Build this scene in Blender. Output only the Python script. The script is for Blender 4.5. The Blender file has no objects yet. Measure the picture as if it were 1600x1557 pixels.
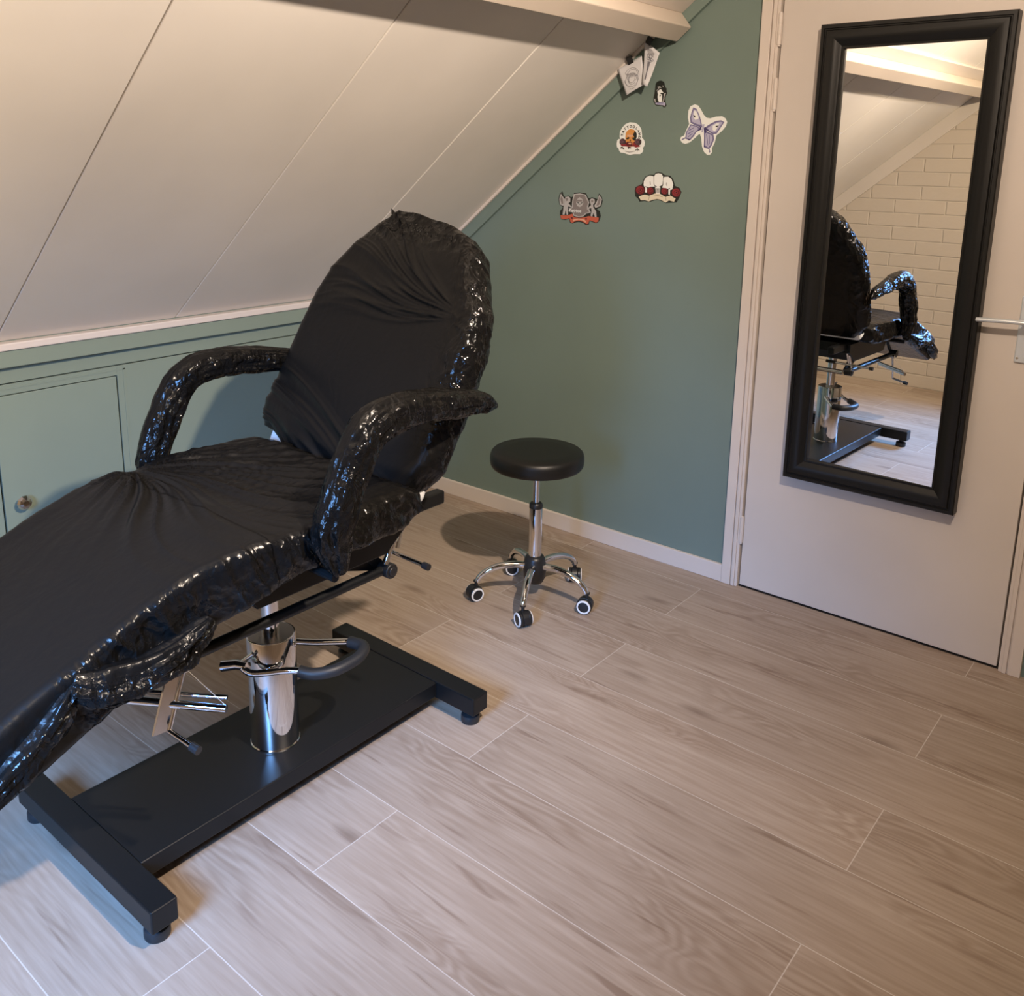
import bpy, bmesh, math, random
from mathutils import Vector, Matrix, noise
R = math.radians
random.seed(7)
COL = bpy.context.scene.collection

# ------------------------------------------------------------------ camera
# phone camera standing in the room; the photograph is an off-centre crop, hence the lens shift
F_PX, CX, CY = 1430.99, 784.25, 575.46
cam_d = bpy.data.cameras.new('camera')
cam = bpy.data.objects.new('camera', cam_d)
COL.objects.link(cam)
cam_d.sensor_fit = 'HORIZONTAL'
cam_d.sensor_width = 36.0
cam_d.lens = F_PX * 36.0 / 1600.0
cam_d.shift_x = (800 - CX) / 1600.0
cam_d.shift_y = (CY - 778.5) / 1600.0
cam_d.clip_start = 0.02
yaw, pitch, roll = -0.68797, -0.226203, 0.013731
fwd = Vector((math.sin(yaw) * math.cos(pitch), math.cos(yaw) * math.cos(pitch), math.sin(pitch)))
rt = Vector((math.cos(yaw), -math.sin(yaw), 0))
up = rt.cross(fwd)
rt2 = math.cos(roll) * rt + math.sin(roll) * up
up2 = -math.sin(roll) * rt + math.cos(roll) * up
M = Matrix((rt2, up2, -fwd)).transposed().to_4x4()
M.translation = Vector((2.3195, -2.9133, 1.5))
cam.matrix_world = M
bpy.context.scene.camera = cam

# ------------------------------------------------------------------ view + world
sc = bpy.context.scene
sc.view_settings.view_transform = 'Standard'
sc.view_settings.look = 'None'
sc.view_settings.gamma = 1.0
sc.view_settings.use_curve_mapping = False
sc.view_settings.exposure = 0.0
w = bpy.data.worlds.new('world'); sc.world = w
w.use_nodes = True
w.node_tree.nodes['Background'].inputs[0].default_value = (0.55, 0.72, 1.0, 1)
w.node_tree.nodes['Background'].inputs[1].default_value = 0.3

# ------------------------------------------------------------------ lights of the room
def light(name, kind, loc, energy, color, size=0.05, size_y=None, target=None, spot=None, blend=0.5):
    d = bpy.data.lights.new(name, kind)
    d.energy = energy; d.color = color
    if kind == 'AREA':
        d.shape = 'RECTANGLE'; d.size = size; d.size_y = size_y or size
    else:
        d.shadow_soft_size = size
    if kind == 'SPOT':
        d.spot_size = R(spot); d.spot_blend = blend
    o = bpy.data.objects.new(name, d); COL.objects.link(o)
    o.location = loc
    if target is not None:
        o.rotation_euler = (Vector(target) - Vector(loc)).to_track_quat('-Z', 'Y').to_euler()
    return o
# warm adjustable ceiling spots: stool, seat back, beam and mirror shadows all point back to the first one
LAMP = (2.2, -1.72, 2.30)
light('warm_ceiling_spot', 'SPOT', LAMP, 90*1.16, (1.0, 0.79, 0.61), size=0.03, target=(0.25, -0.55, 0.85), spot=128, blend=0.55)
light('warm_ceiling_spot_to_slope', 'SPOT', LAMP, 90*2.5, (1.0, 0.84, 0.69), size=0.03, target=(0.0, -1.6, 1.3), spot=110, blend=0.8)
light('warm_ceiling_spot_to_brick', 'SPOT', (2.5, -2.3, 2.30), 60*3.2, (1.0, 0.80, 0.55), size=0.03, target=(0.3, -3.7, 1.45), spot=90, blend=0.7)
# daylight through the window in the brick wall behind the photographer
WIN = (1.00, 1.80, 0.98, 1.72)      # x0, x1, z0, z1
wl = light('window_daylight', 'AREA', (1.4, -3.70, 1.35), 60*0.61, (0.19, 0.455, 1.0),
      size=WIN[1] - WIN[0], size_y=WIN[3] - WIN[2], target=(0.48, -1.95, 0.04))
wl.data.spread = R(70)

# ------------------------------------------------------------------ materials
def mat(name, color, rough=0.5, metal=0.0, spec=0.5, coat=0.0):
    m = bpy.data.materials.new(name); m.use_nodes = True
    b = m.node_tree.nodes['Principled BSDF']
    b.inputs['Base Color'].default_value = (*color, 1)
    b.inputs['Roughness'].default_value = rough
    b.inputs['Metallic'].default_value = metal
    b.inputs['Specular IOR Level'].default_value = spec
    b.inputs['Coat Weight'].default_value = coat
    return m
class NT:
    """small helper around a node tree"""
    def __init__(s, m): s.t = m.node_tree; s.b = s.t.nodes['Principled BSDF']
    def n(s, typ, **kw):
        nd = s.t.nodes.new(typ)
        for k, v in kw.items(): setattr(nd, k, v)
        return nd
    def l(s, a, b): s.t.links.new(a, b)
    def val(s, sock, v):
        if hasattr(v, 'links') or isinstance(v, bpy.types.NodeSocket): s.l(v, sock)
        else: sock.default_value = v
    def math(s, op, a, b=None, c=None, clamp=False):
        nd = s.n('ShaderNodeMath', operation=op); nd.use_clamp = clamp
        s.val(nd.inputs[0], a)
        if b is not None: s.val(nd.inputs[1], b)
        if c is not None: s.val(nd.inputs[2], c)
        return nd.outputs[0]
    def mix(s, f, a, b, blend='MIX'):
        nd = s.n('ShaderNodeMix', data_type='RGBA', blend_type=blend)
        s.val(nd.inputs[0], f)
        for i, v in ((6, a), (7, b)):
            if isinstance(v, tuple): nd.inputs[i].default_value = (*v, 1) if len(v) == 3 else v
            else: s.l(v, nd.inputs[i])
        return nd.outputs[2]
    def ramp(s, f, stops):
        nd = s.n('ShaderNodeValToRGB'); e = nd.color_ramp.elements
        while len(e) < len(stops): e.new(0.5)
        for i, (p, c) in enumerate(stops):
            e[i].position = p; e[i].color = (*c, 1) if isinstance(c, tuple) else (c, c, c, 1)
        s.l(f, nd.inputs[0]); return nd.outputs[0]
    def bump(s, h, strength, dist=0.002):
        nd = s.n('ShaderNodeBump'); nd.inputs['Distance'].default_value = dist
        s.val(nd.inputs['Strength'], strength); s.l(h, nd.inputs['Height'])
        return nd
def painted(name, color, rough=0.5, scale=60.0, bump=0.12, spec=0.4):
    m = mat(name, color, rough, spec=spec); t = NT(m)
    tc = t.n('ShaderNodeTexCoord')
    no = t.n('ShaderNodeTexNoise'); no.inputs['Scale'].default_value = scale; no.inputs['Detail'].default_value = 4
    t.l(tc.outputs['Object'], no.inputs['Vector'])
    n2 = t.n('ShaderNodeTexNoise'); n2.inputs['Scale'].default_value = 2.2; n2.inputs['Detail'].default_value = 3
    t.l(tc.outputs['Object'], n2.inputs['Vector'])
    dk = tuple(c * 0.93 for c in color)
    t.l(t.mix(t.ramp(n2.outputs['Fac'], [(0.35, 0.0), (0.65, 1.0)]), color, dk), t.b.inputs['Base Color'])
    t.l(t.bump(no.outputs['Fac'], bump, 0.001).outputs[0], t.b.inputs['Normal'])
    return m

GREEN = painted('sage_wall_paint', (0.162, 0.218, 0.190), 0.6)
GREEN2 = painted('sage_panel_paint', (0.22, 0.27, 0.215), 0.42, bump=0.05)
CREAM = painted('cream_panel', (0.74, 0.69, 0.63), 0.45, scale=25, bump=0.05)
TRIMW = painted('cream_trim_paint', (0.66, 0.59, 0.53), 0.4, bump=0.04)
DOORW = painted('cream_door_paint', (0.62, 0.565, 0.515), 0.42, bump=0.05)
GAPSHADE = mat('gap_shade', (0.015, 0.012, 0.01), 0.9)
STRING = mat('taut_cord', (0.30, 0.27, 0.24), 0.7)
CHROME = mat('chrome', (0.78, 0.78, 0.80), 0.06, 1.0)
SATIN = mat('satin_aluminium', (0.66, 0.71, 0.75), 0.35, 0.45)
BLKM = painted('black_powder_coat', (0.0065, 0.0070, 0.0075), 0.36, scale=400, bump=0.06, spec=0.30)
BLKP = mat('black_plastic', (0.012, 0.012, 0.013), 0.38)
RUBBER = mat('black_rubber', (0.014, 0.015, 0.017), 0.5)
WHITEP = mat('white_plastic', (0.75, 0.75, 0.75), 0.4)
VINYL = painted('black_vinyl', (0.006, 0.006, 0.0055), 0.42, scale=300, bump=0.18)
WVINYL = mat('white_vinyl', (0.72, 0.74, 0.76), 0.45)
FRAMEB = painted('black_lacquered_wood', (0.0085, 0.0085, 0.008), 0.42, scale=90, bump=0.05, spec=0.28)
GLASSM = mat('mirror_silver', (0.93, 0.94, 0.94), 0.0, 1.0)
KNOBG = mat('faceted_knob_metal', (0.75, 0.68, 0.64), 0.1, 1.0)
PAPER = painted('white_paper', (0.66, 0.65, 0.66), 0.8, scale=30, bump=0.05)

def floor_material():
    m = mat('oak_vinyl_planks', (0.4, 0.3, 0.2), 0.42, spec=0.4); t = NT(m)
    tc = t.n('ShaderNodeTexCoord'); sx = t.n('ShaderNodeSeparateXYZ'); t.l(tc.outputs['Object'], sx.inputs[0])
    X, Y = sx.outputs[0], sx.outputs[1]
    rowf = t.math('DIVIDE', t.math('ADD', Y, 0.616 + 0.251 * 40), 0.251)
    row = t.math('FLOOR', rowf); fr = t.math('FRACT', rowf)
    par = t.math('MODULO', row, 2.0)
    # long joints alternate between two offsets, every plank is 1.40 m long
    off = t.math('ADD', t.math('MULTIPLY', par, -0.525), -0.432 + 14.0)
    pxf = t.math('DIVIDE', t.math('ADD', X, off), 1.40)
    pi = t.math('FLOOR', pxf); pf = t.math('FRACT', pxf)
    cmb = t.n('ShaderNodeCombineXYZ'); t.l(row, cmb.inputs[0]); t.l(pi, cmb.inputs[1])
    wn = t.n('ShaderNodeTexWhiteNoise', noise_dimensions='3D'); t.l(cmb.outputs[0], wn.inputs['Vector'])
    rnd = wn.outputs['Value']
    # per plank shifted coordinates
    vx = t.math('ADD', X, t.math('MULTIPLY', rnd, 37.0)); vy = t.math('ADD', Y, t.math('MULTIPLY', rnd, 11.0))
    def vec(a, b):
        c = t.n('ShaderNodeCombineXYZ'); t.l(t.math('MULTIPLY', vx, a), c.inputs[0]); t.l(t.math('MULTIPLY', vy, b), c.inputs[1]); return c.outputs[0]
    def nz(v, s, d, dist=0.0):
        n = t.n('ShaderNodeTexNoise'); n.inputs['Scale'].default_value = s; n.inputs['Detail'].default_value = d
        n.inputs['Distortion'].default_value = dist; t.l(v, n.inputs['Vector']); return n.outputs['Fac']
    streak = nz(vec(1.6, 30), 3.0, 6, 0.3)
    fine = nz(vec(6, 160), 3.0, 4)
    broad = nz(vec(0.9, 5.0), 1.6, 3, 0.6)
    # cathedral figure: rings of a distorted slow field
    fld = nz(vec(1.1, 5.5), 1.5, 2, 0.4)
    rings = t.math('SINE', t.math('MULTIPLY', fld, 110.0))
    rmask = t.ramp(nz(vec(0.8, 2.5), 2.0, 1), [(0.50, 0.0), (0.62, 1.0)])
    # knots and dark mineral streaks
    kn = t.n('ShaderNodeTexVoronoi'); kn.inputs['Scale'].default_value = 1.0; t.l(vec(2.2, 7.0), kn.inputs['Vector'])
    knot = t.ramp(kn.outputs['Distance'], [(0.02, 1.0), (0.16, 0.0)])
    dark = t.ramp(nz(vec(1.2, 14), 2.2, 3, 0.8), [(0.60, 0.0), (0.72, 1.0)])
    base = t.mix(broad, (0.315, 0.240, 0.184), (0.47, 0.390, 0.318))
    base = t.mix(t.math('MULTIPLY', t.ramp(streak, [(0.36, 0.0), (0.64, 1.0)]), 0.62), base, (0.28, 0.21, 0.155))
    base = t.mix(t.math('MULTIPLY', fine, 0.28), base, (0.235, 0.178, 0.132))
    base = t.mix(t.math('MULTIPLY', t.math('MULTIPLY', t.math('ADD', rings, 1.0), 0.22), rmask), base, (0.20, 0.135, 0.09))
    base = t.mix(t.math('MULTIPLY', dark, 0.62), base, (0.17, 0.11, 0.075))
    base = t.mix(t.math('MULTIPLY', knot, 0.62), base, (0.13, 0.085, 0.06))
    tone = t.math('ADD', 0.93, t.math('MULTIPLY', rnd, 0.14))
    tn = t.n('ShaderNodeVectorMath', operation='SCALE'); t.l(base, tn.inputs[0]); t.l(tone, tn.inputs['Scale'])
    # plank seams: light caught on their bevels is painted in as pale colour
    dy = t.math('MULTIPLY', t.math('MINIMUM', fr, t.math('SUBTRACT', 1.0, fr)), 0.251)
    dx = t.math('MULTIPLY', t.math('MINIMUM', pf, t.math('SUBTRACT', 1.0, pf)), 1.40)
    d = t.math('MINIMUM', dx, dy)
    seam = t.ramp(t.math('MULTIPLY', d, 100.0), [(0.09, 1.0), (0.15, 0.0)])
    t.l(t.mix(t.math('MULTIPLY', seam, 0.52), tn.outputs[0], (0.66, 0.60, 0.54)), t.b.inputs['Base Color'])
    h = t.math('SUBTRACT', t.math('MULTIPLY', fine, 0.2), t.math('MULTIPLY', seam, 1.0))
    t.l(t.bump(h, 0.25, 0.0008).outputs[0], t.b.inputs['Normal'])
    t.l(t.math('ADD', 0.40, t.math('MULTIPLY', streak, 0.16)), t.b.inputs['Roughness'])
    return m
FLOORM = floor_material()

def brick_material():
    m = mat('cream_painted_brick', (0.7, 0.6, 0.5), 0.6); t = NT(m)
    tc = t.n('ShaderNodeTexCoord'); mp = t.n('ShaderNodeMapping'); mp.inputs['Rotation'].default_value = (R(90), 0, 0)
    t.l(tc.outputs['Object'], mp.inputs['Vector'])
    br = t.n('ShaderNodeTexBrick'); t.l(mp.outputs[0], br.inputs['Vector'])
    br.inputs['Scale'].default_value = 1.0; br.inputs['Brick Width'].default_value = 0.33; br.inputs['Row Height'].default_value = 0.09
    br.inputs['Mortar Size'].default_value = 0.006; br.inputs['Mortar Smooth'].default_value = 0.6
    br.inputs['Color1'].default_value = (0.585, 0.505, 0.425, 1); br.inputs['Color2'].default_value = (0.565, 0.49, 0.415, 1)
    br.inputs['Mortar'].default_value = (0.545, 0.475, 0.40, 1)
    no = t.n('ShaderNodeTexNoise'); no.inputs['Scale'].default_value = 45; t.l(tc.outputs['Object'], no.inputs['Vector'])
    t.l(br.outputs['Color'], t.b.inputs['Base Color'])
    h = t.math('ADD', t.math('MULTIPLY', br.outputs['Fac'], -1.0), t.math('MULTIPLY', no.outputs['Fac'], 0.25))
    t.l(t.bump(h, 0.6, 0.005).outputs[0], t.b.inputs['Normal'])
    return m
BRICK = brick_material()

def film_material():
    """thin black stretch plastic: satin where taut, crumpled and glossy where 'crinkle' is high"""
    m = mat('black_plastic_film', (0.0050, 0.0048, 0.0046), 0.3, spec=0.22); t = NT(m)
    at = t.n('ShaderNodeAttribute', attribute_name='crinkle'); cr = at.outputs['Fac']
    tc = t.n('ShaderNodeTexCoord')
    n0 = t.n('ShaderNodeTexNoise'); n0.inputs['Scale'].default_value = 9; n0.inputs['Detail'].default_value = 3
    t.l(tc.outputs['Object'], n0.inputs['Vector'])
    wv = t.n('ShaderNodeVectorMath', operation='MULTIPLY_ADD')
    t.l(n0.outputs['Color'], wv.inputs[0]); wv.inputs[1].default_value = (0.10, 0.10, 0.10); t.l(tc.outputs['Object'], wv.inputs[2])
    def vor(scale, sx=1, sy=1, sz=1):
        mp = t.n('ShaderNodeMapping'); mp.inputs['Scale'].default_value = (sx, sy, sz); t.l(wv.outputs[0], mp.inputs['Vector'])
        v = t.n('ShaderNodeTexVoronoi', feature='F1'); v.inputs['Scale'].default_value = scale
        t.l(mp.outputs[0], v.inputs['Vector']); return v.outputs['Distance']
    h = t.math('ADD', t.math('MULTIPLY', vor(26, 1.6, 1, 0.5), 1.0), t.math('MULTIPLY', vor(60, 1, 1.5, 0.6), 0.4))
    n2 = t.n('ShaderNodeTexNoise'); n2.inputs['Scale'].default_value = 38; n2.inputs['Detail'].default_value = 4
    t.l(wv.outputs[0], n2.inputs['Vector'])
    h = t.math('ADD', h, t.math('MULTIPLY', n2.outputs['Fac'], 0.9))
    st = t.math('ADD', 0.035, t.math('MULTIPLY', cr, 0.85), clamp=True)
    t.l(t.bump(h, st, 0.012).outputs[0], t.b.inputs['Normal'])
    rg = t.n('ShaderNodeMath', operation='MAXIMUM'); rg.inputs[1].default_value = 0.085
    t.l(t.math('SUBTRACT', 0.38, t.math('MULTIPLY', cr, 0.50), clamp=True), rg.inputs[0]); t.l(rg.outputs[0], t.b.inputs['Roughness'])
    return m
FILM = film_material()

# ------------------------------------------------------------------ mesh helpers
def finish(name, bm, mats, parent=None, smooth=False, bevel=0.0, seg=2, loc=None, rot=None, auto=None):
    me = bpy.data.meshes.new(name)
    bmesh.ops.recalc_face_normals(bm, faces=bm.faces)
    bm.to_mesh(me); bm.free()
    for mm in (mats if isinstance(mats, (list, tuple)) else [mats]): me.materials.append(mm)
    o = bpy.data.objects.new(name, me); COL.objects.link(o)
    if parent is not None: o.parent = parent
    if loc is not None: o.location = loc
    if rot is not None: o.rotation_euler = rot
    if bevel:
        b = o.modifiers.new('bevel', 'BEVEL'); b.width = bevel; b.segments = seg; b.limit_method = 'ANGLE'; b.angle_limit = R(35)
    if smooth or auto is not None:
        for p in me.polygons: p.use_smooth = True
        if auto is not None:
            try: me.set_sharp_from_angle(angle=R(auto))
            except Exception: pass
    return o
def box(bm, x0, x1, y0, y1, z0, z1, mi=0):
    v = [bm.verts.new(p) for p in ((x0,y0,z0),(x1,y0,z0),(x1,y1,z0),(x0,y1,z0),(x0,y0,z1),(x1,y0,z1),(x1,y1,z1),(x0,y1,z1))]
    for f in ((0,3,2,1),(4,5,6,7),(0,1,5,4),(1,2,6,5),(2,3,7,6),(3,0,4,7)):
        bm.faces.new([v[i] for i in f]).material_index = mi
    return v
def prism(bm, pts, d, mi=0):
    """extrude a 3D polygon by vector d"""
    a = [bm.verts.new(p) for p in pts]; b = [bm.verts.new(Vector(p) + Vector(d)) for p in pts]
    n = len(a)
    fs = [bm.faces.new(a), bm.faces.new(b[::-1])]
    for i in range(n): fs.append(bm.faces.new((a[i], b[i], b[(i+1) % n], a[(i+1) % n])))
    for f in fs: f.material_index = mi
def lathe(bm, prof, c=(0,0,0), axis='Z', n=40, mi=0):
    c = Vector(c); rings = []
    for r, h in prof:
        ring = []
        for i in range(n):
            a = 2*math.pi*i/n; p = (r*math.cos(a), r*math.sin(a), h)
            if axis == 'X': p = (p[2], p[0], p[1])
            elif axis == 'Y': p = (p[0], p[2], p[1])
            ring.append(bm.verts.new(c + Vector(p)))
        rings.append(ring)
    for a, b in zip(rings, rings[1:]):
        for i in range(n):
            bm.faces.new((a[i], a[(i+1)%n], b[(i+1)%n], b[i])).material_index = mi
    bm.faces.new(rings[0][::-1]).material_index = mi; bm.faces.new(rings[-1]).material_index = mi
def smooth_path(pts, k=6):
    pts = [Vector(p) for p in pts]; out = []
    for i in range(len(pts)-1):
        p0 = pts[max(i-1,0)]; p1 = pts[i]; p2 = pts[i+1]; p3 = pts[min(i+2,len(pts)-1)]
        for j in range(k):
            t = j/k
            out.append(0.5*((2*p1)+(p2-p0)*t+(2*p0-5*p1+4*p2-p3)*t*t+(3*p1-p0-3*p2+p3)*t**3))
    out.append(pts[-1]); return out
def tube(bm, pts, rad, n=14, mi=0, flat=1.0, upv=None):
    """sweep a circle (or flattened oval) along points; rad number or list"""
    pts = [Vector(p) for p in pts]; m = len(pts); rings = []
    prev = None
    for i, p in enumerate(pts):
        t = (pts[min(i+1,m-1)] - pts[max(i-1,0)]).normalized()
        if prev is None:
            u = Vector(upv) if upv is not None else (Vector((0,0,1)) if abs(t.z) < 0.9 else Vector((1,0,0)))
        else: u = prev
        u = (u - t*u.dot(t)).normalized(); s = t.cross(u); prev = u
        r = rad[i] if isinstance(rad, (list, tuple)) else rad
        rings.append([bm.verts.new(p + s*(r*math.cos(2*math.pi*k/n)) + u*(r*flat*math.sin(2*math.pi*k/n))) for k in range(n)])
    for a, b in zip(rings, rings[1:]):
        for k in range(n): bm.faces.new((a[k], a[(k+1)%n], b[(k+1)%n], b[k])).material_index = mi
    bm.faces.new(rings[0][::-1]).material_index = mi; bm.faces.new(rings[-1]).material_index = mi
def empty(name, label, cat, loc, group=None):
    o = bpy.data.objects.new(name, None); COL.objects.link(o); o.location = loc
    o['label'] = label; o['category'] = cat
    if group: o['group'] = group
    return o
def tag(o, label, cat, group=None):
    o['label'] = label; o['category'] = cat
    if group: o['group'] = group
    return o
def struct(o, label=None):
    o['kind'] = 'structure'
    if label: o['label'] = label
    return o
def BM(): return bmesh.new()
# ================================================================== THE ROOM
KX, RX, YB = -0.65, 3.6, -3.6           # knee wall, right wall, brick wall
KZ, TAN, CEIL = 0.922, 0.80, 2.40       # slope starts at KZ, rises by TAN, flat ceiling at CEIL
def zs(x): return KZ + (x - KX) * TAN   # height of the sloping ceiling
XC = KX + (CEIL - KZ) / TAN
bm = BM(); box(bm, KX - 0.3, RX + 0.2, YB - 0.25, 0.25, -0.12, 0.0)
struct(finish('floor', bm, FLOORM), 'greyed oak plank floor with bevel highlights painted pale along the seams')

# gable wall with the door opening
DL, DR, DZ = 1.049, 1.895, 2.12
bm = BM()
XT = KX - 0.10
prism(bm, [(XT,0.0,0),(DL-0.02,0.0,0),(DL-0.02,0.0,zs(DL-0.02)+0.1),(XT,0.0,zs(XT)+0.1)], (0,0.12,0))
prism(bm, [(DR+0.02,0.0,0),(RX+0.1,0.0,0),(RX+0.1,0.0,CEIL+0.1),(DR+0.02,0.0,CEIL+0.1)], (0,0.12,0))
prism(bm, [(DL-0.02,0.0,DZ+0.02),(DR+0.02,0.0,DZ+0.02),(DR+0.02,0.0,CEIL+0.1),(XC,0.0,CEIL+0.1),(DL-0.02,0.0,zs(DL-0.02)+0.1)], (0,0.12,0))
struct(finish('wall_back', bm, GREEN), 'sage green gable wall with stickers')

# knee wall on the left, with cupboard doors
bm = BM()
box(bm, KX - 0.05, KX, YB, -1.80, 0, 0.784)
box(bm, KX - 0.05, KX, -1.387, 0.0, 0, 0.784)
box(bm, KX - 0.05, KX, -1.80, -1.387, 0.751, 0.784)
box(bm, KX - 0.05, KX, -1.80, -1.387, 0, 0.06)
box(bm, KX - 0.05, KX - 0.001, YB, 0.0, 0.788, 0.93)
box(bm, KX - 0.06, KX - 0.045, YB, 0.0, 0, 0.93)
struct(finish('wall_left', bm, GREEN2, bevel=0.0008), 'low sage green knee wall under the slope')
bm = BM(); box(bm, KX - 0.001, KX + 0.031, YB, -0.001, 0.843, 0.896)
struct(finish('trim_1', bm, GREEN2, bevel=0.002), 'sage green fascia board along the knee wall')
bm = BM(); box(bm, KX - 0.001, KX + 0.040, YB, -0.001, 0.897, 0.921)
struct(finish('trim_2', bm, TRIMW, bevel=0.004), 'cream lath between slope and green fascia')
# shallow frame line round the cupboard door
bm = BM(); box(bm, KX, KX+0.0015, -1.366, -1.358, 0.05, 0.772); box(bm, KX, KX+0.0015, -2.8, -1.358, 0.768, 0.773)
struct(finish('trim_3', bm, GREEN2), 'thin bead round the knee wall cupboard')

def cupboard(y0, y1, knob_y, label, kl):
    e = empty('cupboard_door', label, 'cupboard door', (KX, (y0+y1)/2, 0.06))
    cy_ = (y0+y1)/2
    b_ = BM(); box(b_, -0.018, 0.002, y0+0.0025-cy_, y1-0.0025-cy_, 0.004, 0.688)
    finish('door_panel', b_, GREEN2, e, bevel=0.0015)
    b_ = BM()
    lathe(b_, [(0.010,0.0),(0.009,0.010),(0.014,0.014),(0.022,0.019),(0.0245,0.025),(0.019,0.033),(0.010,0.037)], (0.002, knob_y-cy_, 0.335), 'X', 10)
    k = finish('knob', b_, KNOBG, e); k['label'] = kl
    return e
cupboard(-1.797, -1.39, -1.743, 'sage green cupboard door with round faceted knob in knee wall', 'faceted metal knob')

# sloping ceiling: cream panels 0.617 m wide with grooves between
bm = BM(); seams = [0.08 - 0.617*i for i in range(0, 7)]
n_ = Vector((-0.624695, 0, 0.780869))
def slope_slab(b, y0, y1, x0, x1, d0, d1, mi=0):
    pts = []
    for (x, d) in ((x0,d0),(x1,d0),(x1,d1),(x0,d1)):
        p = Vector((x, y0, zs(x))) + n_*d; pts.append(p)
    prism(b, pts, (0, y1-y0, 0), mi)
for a, b in zip(seams, seams[1:]):
    slope_slab(bm, max(b, YB) + 0.0018, min(a, 0.0) - 0.0018, KX, XC, 0.0, 0.016)
slope_slab(bm, YB, 0.0, KX - 0.05, XC + 0.1, 0.010, 0.05, 0)
struct(finish('ceiling_slope', bm, CREAM, bevel=0.0030), 'cream panelled sloping ceiling')
bm = BM()
for a, b in zip(seams, seams[1:]): box(bm, XC - 0.01, RX + 0.1, max(b, YB) + 0.0012, min(a, 0) - 0.0012, CEIL, CEIL + 0.014)
box(bm, XC - 0.05, RX + 0.1, YB, 0, CEIL + 0.010, CEIL + 0.06)
struct(finish('ceiling', bm, CREAM, bevel=0.0012), 'cream flat ceiling')

# purlin beam, set square to the slope
def sl(x, d): p = Vector((x, 0, zs(x))); return p - n_*d    # point d below the slope
BX0, BX1 = 0.636, 0.690        # along-slope positions of the two faces at the slope
bm = BM()
prism(bm, [(p.x, YB, p.z) for p in (sl(BX0,0.0), sl(BX1,0.0), sl(BX1,0.079), sl(BX0,0.079))], (0, -YB-0.016, 0))
pb = finish('ceiling_beam', bm, painted('cream_beam_paint', (0.62, 0.53, 0.44), 0.35, scale=14, bump=0.10), bevel=0.004)
tag(pb, 'cream painted wooden beam running along the sloping ceiling', 'beam')
bm = BM()
prism(bm, [(p.x, YB, p.z) for p in (sl(BX1,0.0), sl(BX1+0.055,0.0), sl(BX1+0.055,0.018), sl(BX1,0.018))], (0, -YB-0.016, 0))
struct(finish('trim_4', bm, TRIMW, bevel=0.002), 'cream lath above the beam')

# trim along the gable under the slope: green board + thin cream lath
bm = BM()
prism(bm, [(p.x, -0.016, p.z) for p in (sl(KX+0.0,0.0), sl(XC,0.0), sl(XC,0.056), sl(KX+0.0,0.056))], (0, 0.015, 0))
struct(finish('trim_5', bm, GREEN, bevel=0.0015), 'sage green board under the slope on the gable')
bm = BM()
prism(bm, [(p.x, -0.030, p.z) for p in (sl(KX+0.02,0.0), sl(BX0-0.001,0.0), sl(BX0-0.001,0.012), sl(KX+0.02,0.012))], (0, 0.013, 0))
struct(finish('trim_6', bm, TRIMW, bevel=0.002), 'thin cream lath in the slope corner')

# brick wall behind, with the window the daylight comes through
bm = BM()
x0, x1, z0, z1 = WIN
box(bm, KX-0.1, x0, YB-0.12, YB, 0, CEIL+0.1); box(bm, x1, RX+0.1, YB-0.12, YB, 0, CEIL+0.1)
box(bm, x0, x1, YB-0.12, YB, 0, z0); box(bm, x0, x1, YB-0.12, YB, z1, CEIL+0.1)
struct(finish('wall_front', bm, BRICK), 'cream painted brick wall seen in the mirror')
bm = BM()
for a in ((x0, x0+0.045, z0, z1), (x1-0.045, x1, z0, z1), (x0+0.045, x1-0.045, z0, z0+0.045), (x0+0.045, x1-0.045, z1-0.045, z1)):
    box(bm, a[0], a[1], YB-0.10, YB-0.05, a[2], a[3])
struct(finish('window_1', bm, TRIMW, bevel=0.003), 'window frame in the brick wall')
# sloping trim on the brick wall
bm = BM()
prism(bm, [(p.x, YB, p.z) for p in (sl(KX,0.0), sl(XC,0.0), sl(XC,0.085), sl(KX,0.085))], (0, 0.02, 0))
struct(finish('trim_7', bm, TRIMW, bevel=0.002), 'cream board under the slope on the brick wall')
bm = BM(); box(bm, RX, RX+0.12, YB-0.12, 0.12, 0, CEIL+0.1)
struct(finish('wall_right', bm, CREAM), 'plain right wall out of view')

# skirting
bm = BM(); box(bm, KX, 0.984, -0.014, 0, 0, 0.066)
struct(finish('baseboard_back', bm, TRIMW, bevel=0.002), 'cream skirting along the green wall')
bm = BM(); box(bm, 1.985, RX, -0.014, 0, 0, 0.066)
struct(finish('baseboard_right', bm, TRIMW, bevel=0.002), 'cream skirting right of the door')

# door frame: casing + rebated jamb
def jamb(x, s, name, label):
    b = BM()      # s = +1: casing lies left of the door
    def bx(a, c, y0, y1): box(b, min(x+s*a, x+s*c), max(x+s*a, x+s*c), y0, y1, 0, DZ+0.05)
    bx(-0.064, -0.030, -0.016, 0.10); bx(-0.030, -0.026, -0.010, 0.10); bx(-0.026, -0.014, -0.016, 0.10)
    bx(-0.014, -0.004, -0.012, 0.10)
    return struct(finish(name, b, TRIMW, bevel=0.0015), label)
jamb(DL, 1, 'trim_8', 'left door jamb with bead'); jamb(DR, -1, 'trim_9', 'right door jamb with bead')
bm = BM(); box(bm, DL-0.064, DR+0.064, -0.016, 0.10, DZ+0.004, DZ+0.06)
struct(finish('trim_10', bm, TRIMW, bevel=0.0015), 'door head')
bm = BM(); box(bm, DL-0.03, DR+0.03, 0.045, 0.05, 0, DZ+0.02); box(bm, DL-0.03, DR+0.03, 0.0, 0.048, -0.002, 0.0015)  # near-black sheet behind and strip below the leaf stand in for gap shade
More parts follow.
